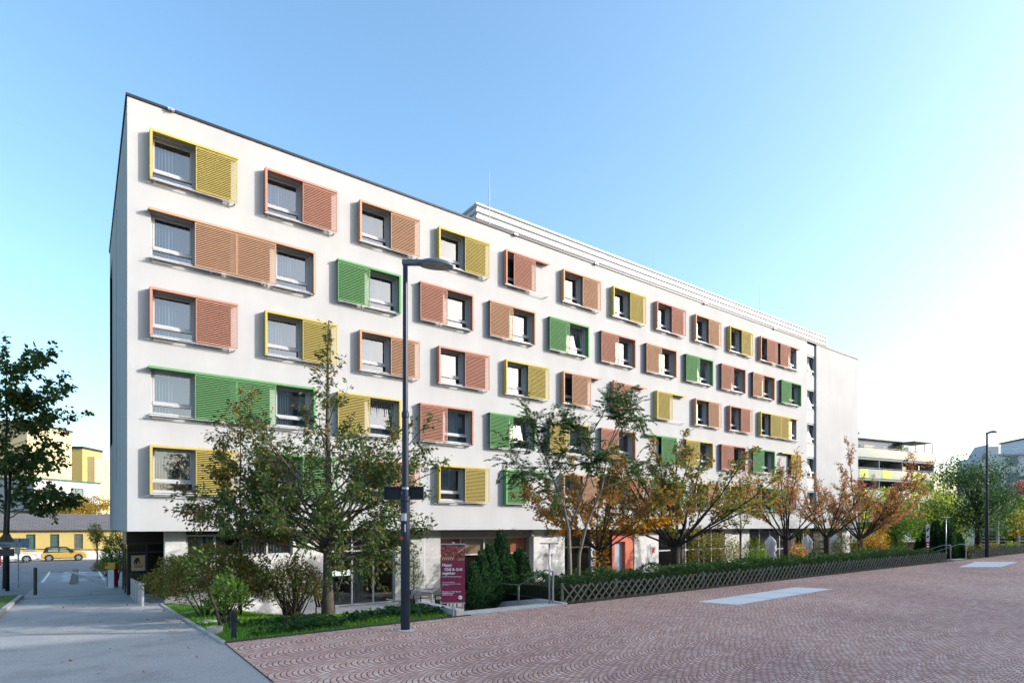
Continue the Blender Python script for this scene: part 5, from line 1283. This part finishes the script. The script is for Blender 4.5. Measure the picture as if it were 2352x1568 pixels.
# sign post with street signs
v = GR(17, 1352, lambda p: zpath(p) + .09); Yv = 30.0
t = thing('sign_post', 'dark post with grey direction sign and back of a smaller sign at the left edge', 'sign post', v, CAMYAW)
b = MB(); b.tube([(0, 0, -.2), (.03, 0, 3.4), (.16, 0, 6.0)], [.085, .07, .06], 10); part('pole', b, M['black'], t, smooth=True)
def zl(py): return ZY(py, Yv) - v.z
sgm = mk('sign_grey', (.20, .22, .25), (.15, .17, .2), .5, 6)
b = MB(); b.box(-.75, -.10, zl(1256), .85, -.075, zl(1244)); part('direction_sign', b, sgm, t, bevel=.006)
b = MB(); b.lathe([(.38, -.008), (.38, .008)], 24, (-.02, -.06, zl(1244)), 'y'); part('round_sign', b, M['dark_steel'], t)
b = MB(); b.box(-.42, -.09, zl(1276), .42, -.07, zl(1261)); part('sign_back', b, M['dark_steel'], t)
for s, x in (('Zufahrt', -.32), ('\u2192', .45)):
    me = text_mesh(s, .17, .001); me.transform(Matrix.Translation((x, -.104, zl(1253))) @ Matrix.Rotation(R(90), 4, 'X')); me.materials.clear(); me.materials.append(M['black']); link('lettering', me, t)
b = MB(); b.box(-.74, -.103, zl(1254), -.55, -.10, zl(1247)); part('sign_symbol', b, mk('sign_orange', (.5, .2, .04), rough=.5), t)
v = P(42, 32.5); v.z = zpath(-v.y) + .05
t = thing('notice_post', 'thin pale post with a small grey notice board behind the dark sign post', 'notice post', v, CAMYAW)
b = MB(); b.tube([(0, 0, -.1), (0, 0, 2.6)], .035, 8); part('pole', b, M['steel'], t)
b = MB(); b.box(-.14, -.06, 1.75, .14, -.04, 2.25); part('notice_board', b, M['concrete_light'], t); b = MB(); b.box(-.55, .05, 2.1, .55, .08, 2.62); part('notice_board', b, mk('blue_grey_board', (.16, .24, .36), rough=.5), t, label='wide blue grey board')
v = P(81, 27.6); v.z = zpath(-v.y); b = MB(); b.lathe([(.07, -.1), (.07, 1.25), (.06, 1.28)], 14); solo('kerb_post', b, M['dark_steel'], 'short dark post on the kerb corner of the left lawn', 'post', v)

# left tree: round leaves hanging into the picture
v = P(14, 31.5); v.z = zpath(-v.y) + .05; rr = random.Random(91)
lim = []
for i in range(34):
    h = 3.6 + 8.2 * i / 34; L = 4.1 * math.sqrt(max(.06, 1 - ((h - 6.8) / 6.2) ** 2)) * rr.uniform(.8, 1.08)
    lim.append((h, VIEWAZ + 137.5 * i + rr.uniform(-20, 20), rr.uniform(4, 34) + (h - 4) * 2.5, L))
for i in range(9): lim.append((4.0 + .75 * i, VIEWAZ + rr.uniform(-50, 50), rr.uniform(0, 24), rr.uniform(3.3, 4.0) - .12 * i))
T = leader_tree(92, ZY(770, 31.5) - v.z, 3, .12, lim, .085)
T.finish('broadleaf_tree', 'green tree with rounded glossy leaves overhanging the left edge of the picture', 'tree', v, .23, 'dark', 'bark', width=.74, droop=.75)

# ------------------------------------------------------------------ cars
def car(name, label, v, rz, L, H, body, roofm, hatch=True, grp='cars parked at the yellow house'):
    t = thing(name, label, 'car', v, rz, grp); W2 = .84
    if hatch: prof = [(-L/2, .30), (-L/2 - .02, .55), (-L/2 + .05, .84), (L/2 - 1.10, .90), (L/2 - .35, .84), (L/2 - .06, .70), (L/2, .48), (L/2 - .04, .25), (-L/2 + .1, .24)]
    else: prof = [(-L/2, .35), (-L/2 + .02, .80), (-L/2 + .5, .93), (L/2 - 1.3, .90), (L/2 - .35, .74), (L/2 - .05, .62), (L/2, .42), (L/2 - .05, .25), (-L/2 + .1, .24)]
    b = MB(); b.prism_xz(prof, -W2, W2); part('body', b, body, t, bevel=.05, smooth=False)
    if hatch: cab = [(-L/2 + .10, .845), (-L/2 + .33, H - .04), (-L/2 + .6, H), (L/2 - 1.75, H), (L/2 - 1.1, .905)]
    else: cab = [(-L/2 + .45, .935), (-L/2 + .95, H - .03), (-L/2 + 1.4, H), (L/2 - 2.0, H - .03), (L/2 - 1.15, .885)]
    b = MB(); n = len(cab)
    vs = [(x, -W2 + (.02 if z < 1 else .16), z) for x, z in cab] + [(x, W2 - (.02 if z < 1 else .16), z) for x, z in cab]
    b.add(vs, [tuple(range(n)), tuple(range(2*n - 1, n - 1, -1))] + [(i, n + i, n + (i + 1) % n, (i + 1) % n) for i in range(n)]); part('roof', b, roofm, t, bevel=.03)
    xs = [(-L/2 + .52, -L/2 + 1.35), (-L/2 + 1.45, L/2 - 1.5)]
    for s_ in (-1, 1):
        for xa, xb in xs:
            f = lambda x, z: (x, s_ * (W2 - .02 - (z - .9) / (H - .9) * .14 + .006), z)
            q = [f(xa, .95), f(xb, .95), f(xb - (.26 if xb > 0 else 0), H - .11), f(xa + .08, H - .11)]
            b = MB(); b.poly(q if s_ < 0 else q[::-1]); part('window', b, M['car_glass'] if not hatch else mk('car_window', (.18, .22, .15), rough=.1), t)
        for x in (-L/2 + .62, L/2 - .72):
            a = MB(); a.lathe([(.37, -.02), (.37, .02)], 22, (x, s_ * (W2 + .002), .33), 'y'); part('wheel_arch', a, M['rubber'], t)
            wl_ = MB(); wl_.lathe([(.24, -.09), (.30, -.1), (.315, -.05), (.315, .05), (.30, .1), (.24, .09)], 22, (x, s_ * (W2 - .02), .315), 'y'); wo_ = part('wheel', wl_, M['rubber'], t)
            r_ = MB(); yy = s_ * (W2 + .085)
            for k_ in range(6):
                an = k_ * math.pi / 3; c_, s2 = math.cos(an), math.sin(an)
                r_.poly([(x + .05 * -s2, yy, .315 + .05 * c_), (x + .22 * c_ - .055 * s2, yy, .315 + .22 * s2 + .055 * c_), (x + .22 * c_ + .055 * s2, yy, .315 + .22 * s2 - .055 * c_), (x + .05 * s2, yy, .315 - .05 * c_)])
            r_.lathe([(.05, -.006), (.05, .006)], 10, (x, yy, .315), 'y'); part('rim', r_, M['steel'], wo_)
    for s_ in (-.55, .55):
        b = MB(); b.lathe([(.02, .0), (.12, .01), (.13, .04)], 14, (0, 0, 0), 'z'); o = part('headlight', b, M['white'], t, (L/2 - .09, s_, .66), (0, R(70), 0))
        b = MB(); b.box(-L/2 - .03, s_ - .1, .5, -L/2 + .05, s_ + .1, .68); part('tail_light', b, RD, t)
    b = MB(); b.box(-.95, -W2 - .012, .24, .85, W2 + .012, .33); part('sill_trim', b, M['rubber'], t)
    b = MB(); b.box(L/2 - 1.25, -W2 - .18, .88, L/2 - 1.08, -W2, 1.0); part('mirror', b, roofm, t)
    return t
# the yellow house stands obliquely, its wall receding to the right
HA, HB = P(-90, 58.6), P(330, 67.6); hd = (HB - HA).normalized(); hang = math.atan2(hd.y, hd.x)
hn = Vector((hd.y, -hd.x, 0))        # towards the camera
YC = mk('yellow_car_paint', (.44, .28, .05), (.42, .265, .047), .35, 3, coat=.6)
WC = mk('white_car_paint', (.62, .63, .65), rough=.25, coat=.6)
v = P(149, 61.2); v.z = .02; car('parked_car', 'small yellow hatchback with a black roof parked by the yellow house', v, hang, 3.75, 1.42, YC, M['black'])
v = P(18, 58.0); v.z = .02; car('parked_car', 'white saloon car at the left edge behind the dark sign post', v, hang, 4.4, 1.42, WC, WC, False)

# ------------------------------------------------------------------ buildings at the left
hl = (HB - HA).length
yh = thing('yellow_house', 'long low yellow house with barred green windows and a grey shingled roof', 'house', (HA.x, HA.y, 0), hang)
YW = mk('yellow_render', (.44, .335, .12), (.41, .31, .11), .9, .6); CW = mk('cream_render', (.44, .375, .235), (.42, .355, .22), .9, .4)
hx = lambda px: ((P(px, 1).xy - CAM.xy), None)
def along(px):
    d = (P(px, 1) - P(px, 0)); d.z = 0; A_ = Vector((HA.x - CAM.x, HA.y - CAM.y, 0))
    # solve CAM + d*t = HA + hd*s
    det = d.x * -hd.y + d.y * hd.x
    tt = (A_.x * -hd.y + A_.y * hd.x) / det
    q = d * tt - A_; return q.dot(hd)
wz0, wz1 = 1.12, 2.72
ops = []
for a, c in ((8, 41), (97.5 / 1, 133), (188.0 / 1, 222), (278, 311)):
    s0, s1 = along(a * 600 / 600 * .6125 if False else a * .6125 * (600 / 600)), along(c * .6125)
    ops.append((s0, s1, wz0, wz1))
b = MB(); holed_wall(b, 0, hl, .85, 3.28, ops, 0, .22)
b.quad((0, 7, 0.85), (0, 0, .85), (0, 0, 3.28), (0, 7, 3.28)); b.quad((hl, 0, .85), (hl, 7, .85), (hl, 7, 3.28), (hl, 0, 3.28)); part('wall', b, YW, yh)
b = MB(); b.box(-.03, -.035, -.2, hl + .03, 7, .85); part('plinth', b, M['concrete_light'], yh)
b = MB(); n = 10
b.quad((-.3, -.45, 3.22), (hl + .3, -.45, 3.22), (hl + .3, 3.5, 4.95), (-.3, 3.5, 4.95)); b.quad((-.3, 7.4, 3.22), (-.3, 3.5, 4.95), (hl + .3, 3.5, 4.95), (hl + .3, 7.4, 3.22))
b.quad((-.3, -.45, 3.14), (hl + .3, -.45, 3.14), (hl + .3, -.45, 3.22), (-.3, -.45, 3.22)); b.quad((-.3, 0.0, 3.14), (hl + .3, 0, 3.14), (hl + .3, -.45, 3.14), (-.3, -.45, 3.14))
def shingles():
    m, n, bb = newmat('grey_shingles'); tcn = N(n, 'TexCoord'); br_ = N(n, 'TexBrick'); br_.inputs['Scale'].default_value = 1; br_.inputs['Brick Width'].default_value = .55; br_.inputs['Row Height'].default_value = .36; br_.inputs['Mortar Size'].default_value = .03
    br_.inputs['Color1'].default_value = (.10, .095, .10, 1); br_.inputs['Color2'].default_value = (.125, .118, .122, 1); br_.inputs['Mortar'].default_value = (.05, .048, .05, 1)
    n.links.new(tcn.outputs['Object'], br_.inputs['Vector']); n.links.new(br_.outputs[0], bb.inputs['Base Color']); bb.inputs['Roughness'].default_value = .8; return m
part('roof', b, shingles(), yh)
gw = mk('green_bars', (.03, .11, .08), rough=.5)
for i, (a, c, z0, z1) in enumerate(ops):
    b = MB(); y = .14
    for x in (a, c - .07): b.box(x, y, z0, x + .07, y + .06, z1)
    b.box(a + .07, y, z1 - .07, c - .07, y + .06, z1); b.box(a + .07, y, z0, c - .07, y + .06, z0 + .07)
    for k_ in range(1, 6): x = a + (c - a) * k_ / 6; b.tube([(x, .04, z0), (x, .04, z1)], .014, 5)
    for k_ in range(1, 4): z = z0 + (z1 - z0) * k_ / 4; b.tube([(a, .04, z), (c, .04, z)], .012, 5)
    wo_ = part('window', b, gw if i < 3 else M['wood_grey'], yh)
    b = MB(); b.quad((a, .17, z0), (c, .17, z0), (c, .17, z1), (a, .17, z1)); part('pane', b, mk('dim_pane', (.10, .14, .13), rough=.1), wo_)
    b = MB(); b.box(a - .12, -.12, z0 - .08, c + .1, .02, z0 - .01); part('window_sill', b, YW if i == 3 else M['concrete'], wo_)
sw = MB(); sw.quad(*[(q.x, q.y, .05) for q in (HA + hn * 3.6, HB + hn * 3.6, HB + hn * .04, HA + hn * .04)]); setting('pavement', sw, M['concrete_light'])
# taller houses behind it
def block(name, label, px0, px1, Y, z0, z1, depth, mat, rz=0.12, wins=(), roofm=None, cat='building', roof_h=0.0):
    """a house whose front starts at column px0, Y metres away, and turns by rz from the picture plane"""
    a = P(px0, Y); X0 = (px0 - CX) / F * Y
    def along_(px): r_ = (px - CX) / F; return (r_ * Y - X0) / (math.cos(rz) - r_ * math.sin(rz))
    def zat(py, s): return ZY(py, Y + math.sin(rz) * s) - z0
    wdt = along_(px1)
    t = thing(name, label, cat, (a.x, a.y, z0), CAMYAW + rz)
    b = MB(); b.box(0, 0, 0, wdt, depth, z1 - z0); part('wall', b, mat, t)
    b = MB()
    if roof_h: b.prism_xz([(-.3, 0), (wdt + .3, 0), (wdt, .01 + roof_h), (0, .01 + roof_h)], -.3, depth + .3)
    else: b.box(-.12, -.12, 0.002, wdt + .12, depth + .12, .22)
    part('roof', b, roofm or M['coping'], t, (0, 0, z1 - z0))
    for (wx0, wx1, wy0, wy1, fm) in wins:
        x0, x1 = along_(wx0), along_(wx1); zb, zt = zat(wy1, x0), zat(wy0, x0)
        b = MB(); f = .1
        b.box(x0, -.06, zb, x0 + f, .02, zt); b.box(x1 - f, -.06, zb, x1, .02, zt); b.box(x0 + f, -.06, zt - f, x1 - f, .02, zt); b.box(x0 + f, -.06, zb, x1 - f, .02, zb + f); xm = x0 + (x1 - x0) * .38; b.box(xm - .06, -.055, zb + f, xm + .06, .02, zt - f)
        wo_ = part('window', b, fm, t); b = MB(); b.quad((x0 + f, -.012, zb + f), (x1 - f, -.012, zb + f), (x1 - f, -.012, zt - f), (x0 + f, -.012, zt - f)); part('pane', b, mk('far_pane', (.16, .19, .20), rough=.08), wo_)
        b = MB(); b.box(x0 - .1, -.2, zb - .1, x1 + .1, .0, zb - .02); part('window_sill', b, M['coping'], wo_)
    return t
GF = mk('green_window_frame', (.03, .12, .09), rough=.5)
block('apartment_house', 'plain cream rendered house side at the far left behind the tree', -160, 62, 82, -.3, ZY(968, 82), 9, CW, .05)
block('annex_building', 'narrow grey strip wall between the cream house and the white house', 62, 69.5, 81, -.3, ZY(1110, 81), 6, M['concrete_panel'], .05)
wh = block('white_house', 'white box shaped upper storey with green framed windows above the yellow house', 78, 229, 76, ZY(1172, 76), ZY(1099, 76), 8, mk('white_render', (.36, .365, .37), rough=.9), 1.38, ((98, 129, 1118, 1142, GF), (163, 191, 1120, 1144, GF)), mk('green_sheet', (.05, .11, .09), rough=.5))
bmat = concrete('old_brick', (.25, .14, .12), (.17, .095, .085))
block('brick_building', 'dark brick wall under and beside the white house', 69.5, 120, 75, -.3, ZY(1172, 76) - .05, 6, bmat, .10)
ob = block('old_yellow_house', 'old yellow villa with mouldings, a stair tower and small windows far behind the white house', 60, 192, 112, 0, ZY(1056, 112), 10, YW, .08, ((126, 139, 1062, 1080, M['black']), (167, 188, 1065, 1080, M['black'])), mk('slate_roof', (.11, .115, .13), rough=.7), roof_h=1.0)
s_ = 112 / F
b = MB(); b.box(90 * s_, -1.0, 0, 130 * s_ - .0, 5, ZY(1030, 112)); part('tower', b, YW, ob); b = MB(); b.box(90 * s_ - .2, -1.2, ZY(1030, 112), 130 * s_ + .2, 5, ZY(1030, 112) + .4); part('roof', b, M['coping'], ob)
b = MB()
for py in (1085, 1090, 1070): zq = ZY(py, 112); b.box(0, -.25, zq, 88 * s_, -.02, zq + .3)
part('moulding', b, YW, ob)
b = MB(); b.box(131 * s_ + 0, .5, 0, 146 * s_, 8, ZY(1046, 112)); part('chimney', b, CW, ob)
# plants there
def blob_tree(name, label, px, Y, zb, top, halfpx, pal, seed, n, size, trunk=.12, group=None, low=.3, bark='bark', stretch=1.0):
    rng = np.random.default_rng(seed); rr = random.Random(seed); v = P(px, Y, zb); H = ZY(top, Y) - zb; rx = halfpx * Y / F
    t = thing(name, label, 'tree', v, 0, group)
    ncl = 60; cl = unit(rng.normal(0, 1, (ncl, 3))); cl *= (rng.random((ncl, 1)) ** .45)
    cz = H * (low + (1 - low) / 2); rz = H * (1 - low) / 2
    cl = cl * np.array([rx, rx * .9, rz]); cl[:, 2] += cz
    idx = rng.integers(0, ncl, n); q = cl[idx] + rng.normal(0, 1, (n, 3)) * np.array([rx, rx, rz]) * .13 * stretch
    q = q[(q[:, 2] > H * low * .75) & (q[:, 2] < H * 1.0)]
    br_ = rng.uniform(.8, 1.2, ncl)
    ax = unit(q - np.array([0, 0, H * low])) + np.array([0, 0, .3])
    c = tints(rng, len(q), pal)
    link('crown', leaf_mesh('crown', q, ax, size, pal, rng, width=.6, droop=.2, spread=1.0, cols=c), t)
    b = MB(); b.tube([(0, 0, -.2), (.05, 0, H * .3), (0, .05, H * .55), (.05, 0, H * .8)], [trunk * 1.2, trunk, trunk * .7, trunk * .25], 8); part('trunk', b, M[bark], t, smooth=True)
    b = MB()
    for i in range(ncl // 2):
        f = rr.uniform(.25, .6); b.tube([(0.03, 0, H * f), tuple(cl[i] * np.array([.5, .5, .5]) + np.array([0, 0, H * f * .5])), tuple(cl[i])], [trunk * .35, trunk * .2, .008], 4, cap=False)
    part('limb', b, M[bark], t, smooth=True); return t
blob_tree('broadleaf_tree', 'golden autumn tree standing behind the shingled roof of the yellow house', 190, 73, 0, 1136, 58, 'yellow', 401, 5200, .24, low=.45)
blob_tree('broadleaf_tree', 'small tree with thinning olive leaves at the far end of the yellow house', 222, 50, .05, 1202, 18, 'olive', 402, 900, .15, .05, low=.45)
v = P(266, 37, 0.05); bush('climbing_plant', 'green climber hanging at the far hotel corner', v, 0, 0, .75, .8, 1.75, 4200, .1, 'fresh', 403, 8, 'climber', lift=.8)
v = P(246, 41, 0.05); bush('shrub', 'brown and red shrub by the drive below the green climber', v, 0, 0, .85, .8, .7, 2200, .09, 'bush', 404, 12)
v = P(262, 40, .1); bush('shrub', 'low olive shrub at the kerb beside the ticket barrier', v, 0, 0, .8, .7, .75, 1600, .09, 'olive', 405, 10)

# ------------------------------------------------------------------ buildings at the right
BA = P(1955, 74); bang = CAMYAW + math.atan2(.425, .905)
bb_ = thing('balcony_building', 'terraced apartment building with frosted glass balconies and lime green panels behind the hotel end', 'apartment building', (BA.x, BA.y, 0), bang)
BL = 17.6; lime = mk('lime_panel', (.33, .46, .07), rough=.4); bwall = mk('pale_render', (.21, .222, .235), (.195, .208, .22), .85, .7); winm = mk('dark_window', (.10, .12, .14), rough=.1)
b = MB(); b.box(0, 2.0, 0, BL - .4, 12, 12.2); b.box(0, 3.2, 12.2, BL - 2.0, 11, 15.35); part('wall', b, bwall, bb_)
b = MB(); b.box(-.2, 2.8, 15.35, BL - 1.6, 11.4, 15.85); part('roof', b, M['concrete_panel'], bb_)
for x, h, w_ in ((2.0, 2.0, .22), (5.6, 1.1, .25)): b = MB(); b.box(x, 5, 15.85, x + w_, 5.3, 15.85 + h); b.box(x - .15, 4.9, 15.85 + h, x + w_ + .15, 5.4, 15.95 + h); part('chimney', b, M['steel'], bb_)
b = MB(); b.box(9.0, 5, 15.85, 10.2, 6, 16.6); b.box(8.9, 4.9, 16.6, 10.5, 6.2, 16.7); part('roof_unit', b, M['steel'], bb_)
for z in (12.05, 9.4, 6.75, 4.1, 1.45):
    b = MB(); b.box(0, 0.02, z, BL, 2.0, z + .38); part('balcony_slab', b, bwall, bb_)
    b = MB(); b.box(0, -.05, z + .30, BL + .02, -.01, z + 1.45); part('balustrade', b, M['frost'], bb_)
    b = MB(); b.tube([(0, -.03, z + 1.6), (BL, -.03, z + 1.6)], .035, 6)
    for x in np.arange(0, BL, 2.2): b.tube([(x, -.03, z + 1.45), (x, -.03, z + 1.6)], .025, 5)
    part('hand_rail', b, M['steel'], bb_)
    if z < 12:
        for x in ((6.0, 8.0), (12.2, 14.6), (1.5, 3.2)):
            b = MB(); b.box(x[0], -.075, z + .3, x[1], -.052, z + 1.45); part('balcony_panel', b, lime, bb_)
    for x, w_ in ((1.0, 1.8), (4.2, 1.0), (7.2, 2.2), (11.2, 1.0), (13.2, 2.4)):
        y = 1.99 if z < 12 else 3.19
        if z > 12 and x > 12: continue
        b = MB(); b.box(x, y - .03, z + .45, x + w_, y, z + 2.5); wo_ = part('window', b, M['alu'], bb_); b = MB(); b.quad((x + .08, y - .034, z + .5), (x + w_ - .08, y - .034, z + .5), (x + w_ - .08, y - .034, z + 2.42), (x + .08, y - .034, z + 2.42)); part('pane', b, winm, wo_)
    for x in (5.6, 10.4, BL - .25): 
        if z < 12: b = MB(); b.box(x, .1, z + .38, x + .12, 1.98, z + 2.65); part('partition_wall', b, bwall, bb_)
b = MB(); b.tube([(13.6, .3, 12.4), (13.6, .3, 15.0)], .05, 6); b.tube([(15.6, .3, 12.4), (15.6, .3, 15.0)], .05, 6); b.tube([(17.4, .3, 12.4), (17.4, .3, 14.9)], .05, 6); b.box(13.4, .2, 15.0, 17.6, 3.2, 15.1); part('pergola', b, M['dark_steel'], bb_)
W_ = bb_.matrix_basis
def bbp(x, y, z): bpy.context.view_layer.update(); return bb_.matrix_world @ Vector((x, y, z))
for i, (x, z, r_, pal, lab) in enumerate(((2.2, 12.45, .75, 'hedge', 'dark potted bush on the top balcony next to the hotel end'), (11.6, 12.45, .95, 'olive', 'tall tawny potted bush on the top balcony of the apartment building'), (14.6, 12.45, .6, 'fresh', 'green potted bush under the roof terrace pergola'), (7.9, 7.15, .55, 'hedge', 'small round potted bush on a lower balcony'), (9.6, 7.15, .45, 'fresh', 'slim potted conifer on a lower balcony'))):
    bush('balcony_plant', lab, bbp(x, .9, z), 0, 0, r_, r_, r_ * 1.1, 900, .16, pal, 500 + i, 6, 'potted plant', 'plants on the balconies', lift=.1)
# white house farther right
WA = P(2222, 84); wh2 = thing('white_apartment_house', 'white apartment house with a steep grey gable and roof terrace at the far right', 'apartment building', (WA.x, WA.y, 0), CAMYAW - .16)
wr = mk('white_far_render', (.58, .60, .62), (.55, .57, .59), .85, .5); s8 = 84 / F
zR = ZY(1047, 84)
b = MB(); b.box(4.0, 0, 0, 22, 10, zR); b.prism_xz([(.0, 0), (3.998, 0), (3.998, ZY(1026, 84)), (2.6, ZY(1026, 84)), (.3, ZY(1095, 84)), (0, ZY(1100, 84))], .0, 2.6); part('wall', b, wr, wh2)
b = MB(); b.add([(-.25, -.2, ZY(1100, 84)), (2.45, -.2, ZY(1022, 84)), (2.45, 2.8, ZY(1022, 84)), (-.25, 2.8, ZY(1100, 84)), (-.02, -.2, ZY(1100, 84)), (2.7, -.2, ZY(1022, 84)), (2.7, 2.8, ZY(1022, 84)), (-.02, 2.8, ZY(1100, 84))], ((0,1,2,3)[::-1], (4,5,6,7), (0,1,5,4), (1,2,6,5), (2,3,7,6), (3,0,4,7)))
b.box(4.0, -.2, zR, 22, 10.2, zR + .25); part('roof', b, M['concrete_panel'], wh2)
b = MB(); b.box(9.5, 2, zR + .25, 22, 9, zR + 2.7); part('penthouse', b, wr, wh2); b = MB(); b.box(9.3, 1.8, zR + 2.7, 22.2, 9.2, zR + 2.9); part('roof', b, M['coping'], wh2)
b = MB()
for z in (zR + .7, zR + 1.2): b.tube([(4.2, .1, z), (22, .1, z)], .03, 5)
for x in np.arange(4.2, 22, 1.6): b.tube([(x, .1, zR + .25), (x, .1, zR + 1.2)], .03, 5)
part('terrace_rail', b, M['white'], wh2)
for (a, c, y0, y1) in ((2301, 2326, 1048, 1070), (2238, 2252, 1066, 1084), (2250, 2264, 1040, 1058), (2302, 2330, 1085, 1112), (2345, 2370, 1050, 1068), (2268, 2290, 1088, 1116)):
    x0, x1 = (a - 2222) * s8, (c - 2222) * s8; zb, zt_ = ZY(y1, 84), ZY(y0, 84)
    b = MB(); b.box(x0, -.05, zb, x1, -.004, zt_); wo_ = part('window', b, M['alu'], wh2); b = MB(); b.quad((x0 + .12, -.056, zb + .12), (x1 - .12, -.056, zb + .12), (x1 - .12, -.056, zt_ - .12), (x0 + .12, -.056, zt_ - .12)); part('pane', b, mk('far_window', (.2, .27, .27), rough=.1), wo_)
b = MB(); b.box(5, -1.3, ZY(1118, 84), 22, -.006, ZY(1113, 84)); part('balcony_slab', b, M['white'], wh2); b = MB(); b.box(5, -1.34, ZY(1112.5, 84), 22, -1.3, ZY(1098, 84)); part('balustrade', b, M['frost'], wh2)

# ------------------------------------------------------------------ trees and plants at the right
zp = zplaza(48)
def btree(*a, **k): return blob_tree('broadleaf_tree', *a, **k)
btree('slender light green tree left of the distant stairway', 2058, 41.5, zp - .5, 1160, 52, 'fresh', 601, 6000, .11, .05, 'trees at the far end of the plaza', low=.25)
btree('large dark green tree behind the distant street lamp', 2245, 44, zp - .1, 1045, 105, 'hedge', 602, 12000, .15, .17, 'trees at the far end of the plaza', low=.22, stretch=1.25)
btree('mid green tree filling the gap between the orange tree and the dark tree', 2150, 52, zp - .4, 1085, 72, 'lime', 603, 5200, .19, .12, 'trees at the far end of the plaza', low=.15)
btree('crimson leaved tree at the right edge of the picture', 2360, 66, zp - .4, 1098, 34, 'crimson', 604, 1800, .24, .1, 'trees at the far end of the plaza', low=.4)
btree('yellow green tree in sunlight low at the right edge', 2330, 58, zp - .3, 1140, 62, 'lime', 605, 4200, .21, .12, 'trees at the far end of the plaza', low=.12)
btree('sunny lime coloured tree seen below the dark crown by the far lamp', 2185, 62, zp - .5, 1130, 60, 'lime', 606, 3600, .22, .12, 'trees at the far end of the plaza', low=.1)
btree('pale yellow tree behind the low wooden fence at the right', 2410, 54, zp - .4, 1150, 70, 'yellow', 607, 3000, .22, .12, 'trees at the far end of the plaza', low=.1)
btree('bright green tree filling the view under the balcony building', 2040, 62, 0, 1120, 62, 'lime', 608, 3800, .24, .12, 'trees at the far end of the plaza', low=.1)
for i, (px, Y, top, hw, lab) in enumerate(((2118, 41.5, 1212, 16, 'dark bushy conifer left of the flag banner at the far stairway'), (2150, 42.5, 1196, 17, 'tallest dark conifer behind the T shaped far path lamp'), (2178, 41.0, 1192, 21, 'broad dark conifer right of the far path lamp'), (2200, 42, 1225, 16, 'low dark conifer at the left end of the shorter fence'))):
    rng = np.random.default_rng(620 + i); v = P(px, Y, zp - .6); H = ZY(top, Y) - v.z; r_ = hw * Y / F; n = 2600
    t = thing('conifer', lab, 'conifer', v, 0, 'conifers at the far stairway'); f = 1 - rng.random(n) ** .7; an = rng.uniform(0, 6.283, n)
    rad = r_ * np.clip((1 - f) ** .5 * np.minimum(1, .6 + f * 2), .02, 1) * (1 + .15 * np.sin(an * 4 + f * 18)) * rng.uniform(.7, 1.08, n)
    link('foliage', leaf_mesh('foliage', np.stack([rad * np.cos(an), rad * np.sin(an), f * H], 1), np.stack([np.cos(an), np.sin(an), np.full(n, .9)], 1), .16, 'thuja', rng, width=.45, droop=0, spread=.5, mat='leaf_dull'), t)
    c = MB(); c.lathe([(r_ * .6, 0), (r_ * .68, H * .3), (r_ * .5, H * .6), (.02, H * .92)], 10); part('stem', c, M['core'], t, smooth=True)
for i, (x, p, r_, pal) in enumerate(((49.5, 10.6, .6, 'bush'), (52.5, 10.4, .7, 'olive'), (56, 10.4, .6, 'bush'), (60, 10.6, .65, 'lime'))):
    bush('shrub', ('tuft of tawny shrub behind the shorter fence left of the far lamp', 'olive shrub behind the shorter fence right of the far lamp', 'brownish shrub behind the middle of the shorter fence', 'lime shrub near the right end of the shorter fence')[i], Vector((x, -p, zplaza(x) - .2)), 0, 0, r_, r_, .5, 700, .12, pal, 650 + i, 6, group='shrubs behind the shorter fence', lift=.05)
b = MB(); v = P(2322, 58); 
for i in range(5): b.box(-3, 0, .25 + i * .32, 6, .06, .5 + i * .32)
for x in (-2.9, 0, 3, 5.8): b.box(x, .062, 0, x + .12, .18, 1.9)
solo('board_fence', b, M['wood_brown'], 'low brown board fence at the right edge below the yellow tree', 'fence', (v.x, v.y, zp - .2), CAMYAW)
v = P(1620 * 0 + 2290, 47); 
b = MB(); b.lathe([(.07, -.2), (.07, 1.2), (.09, 1.2), (.09, 1.35), (.03, 1.38)], 12); solo('bollard_light', b, M['white'], 'pale bollard light near the right end of the shorter fence', 'bollard light', (P(2340, 46).x, P(2340, 46).y, zp), 0)
b = MB(); b.tube([(0, 0, -.2), (0, 0, 4.6)], .1, 8); solo('birch_stem', b, M['white'], 'slim white stem standing among the lime trees at the right', 'tree stem', (P(2292, 52).x, P(2292, 52).y, zp - .3))
# wood beyond everything at the right
btree('distant tall green tree closing the view at the far right', 2460, 90, 0, 1090, 110, 'lime', 609, 3000, .35, .2, 'trees at the far end of the plaza', low=.08)

# ------------------------------------------------------------------ the house across the plaza that throws the shade
opb = thing('opposite_building', 'long pale office block across the plaza behind the viewer', 'building', (0, -44.8, 0))
b = MB(); opsw = []
for fl in range(6):
    z0 = 2.4 + fl * 3.25
    for i in range(21): opsw.append((18 + 5.6 * i + .6, 18 + 5.6 * i + 4.6, z0, z0 + 1.75))
b = MB(); holed_wall(b, 17, 137, 0, 22.0, opsw, 0, -.25)
b.quad((17, 0, 0), (17, -12, 0), (17, -12, 22.), (17, 0, 22.)); b.quad((137, -12, 0), (137, 0, 0), (137, 0, 22.), (137, -12, 22.)); b.quad((17, -12, 0), (137, -12, 0), (137, -12, 22.), (17, -12, 22.)); b.quad((17, 0, 22.), (137, 0, 22.), (137, -12, 22.), (17, -12, 22.))
part('wall', b, mk('pale_office_render', (.5, .49, .47), rough=.9), opb)
for fl in range(6):
    b = MB(); z0 = 2.4 + fl * 3.25; b.quad((136, -.24, z0), (18, -.24, z0), (18, -.24, z0 + 1.75), (136, -.24, z0 + 1.75)); part('window_band', b, mk('office_glass', (.05, .06, .07), rough=.1), opb)
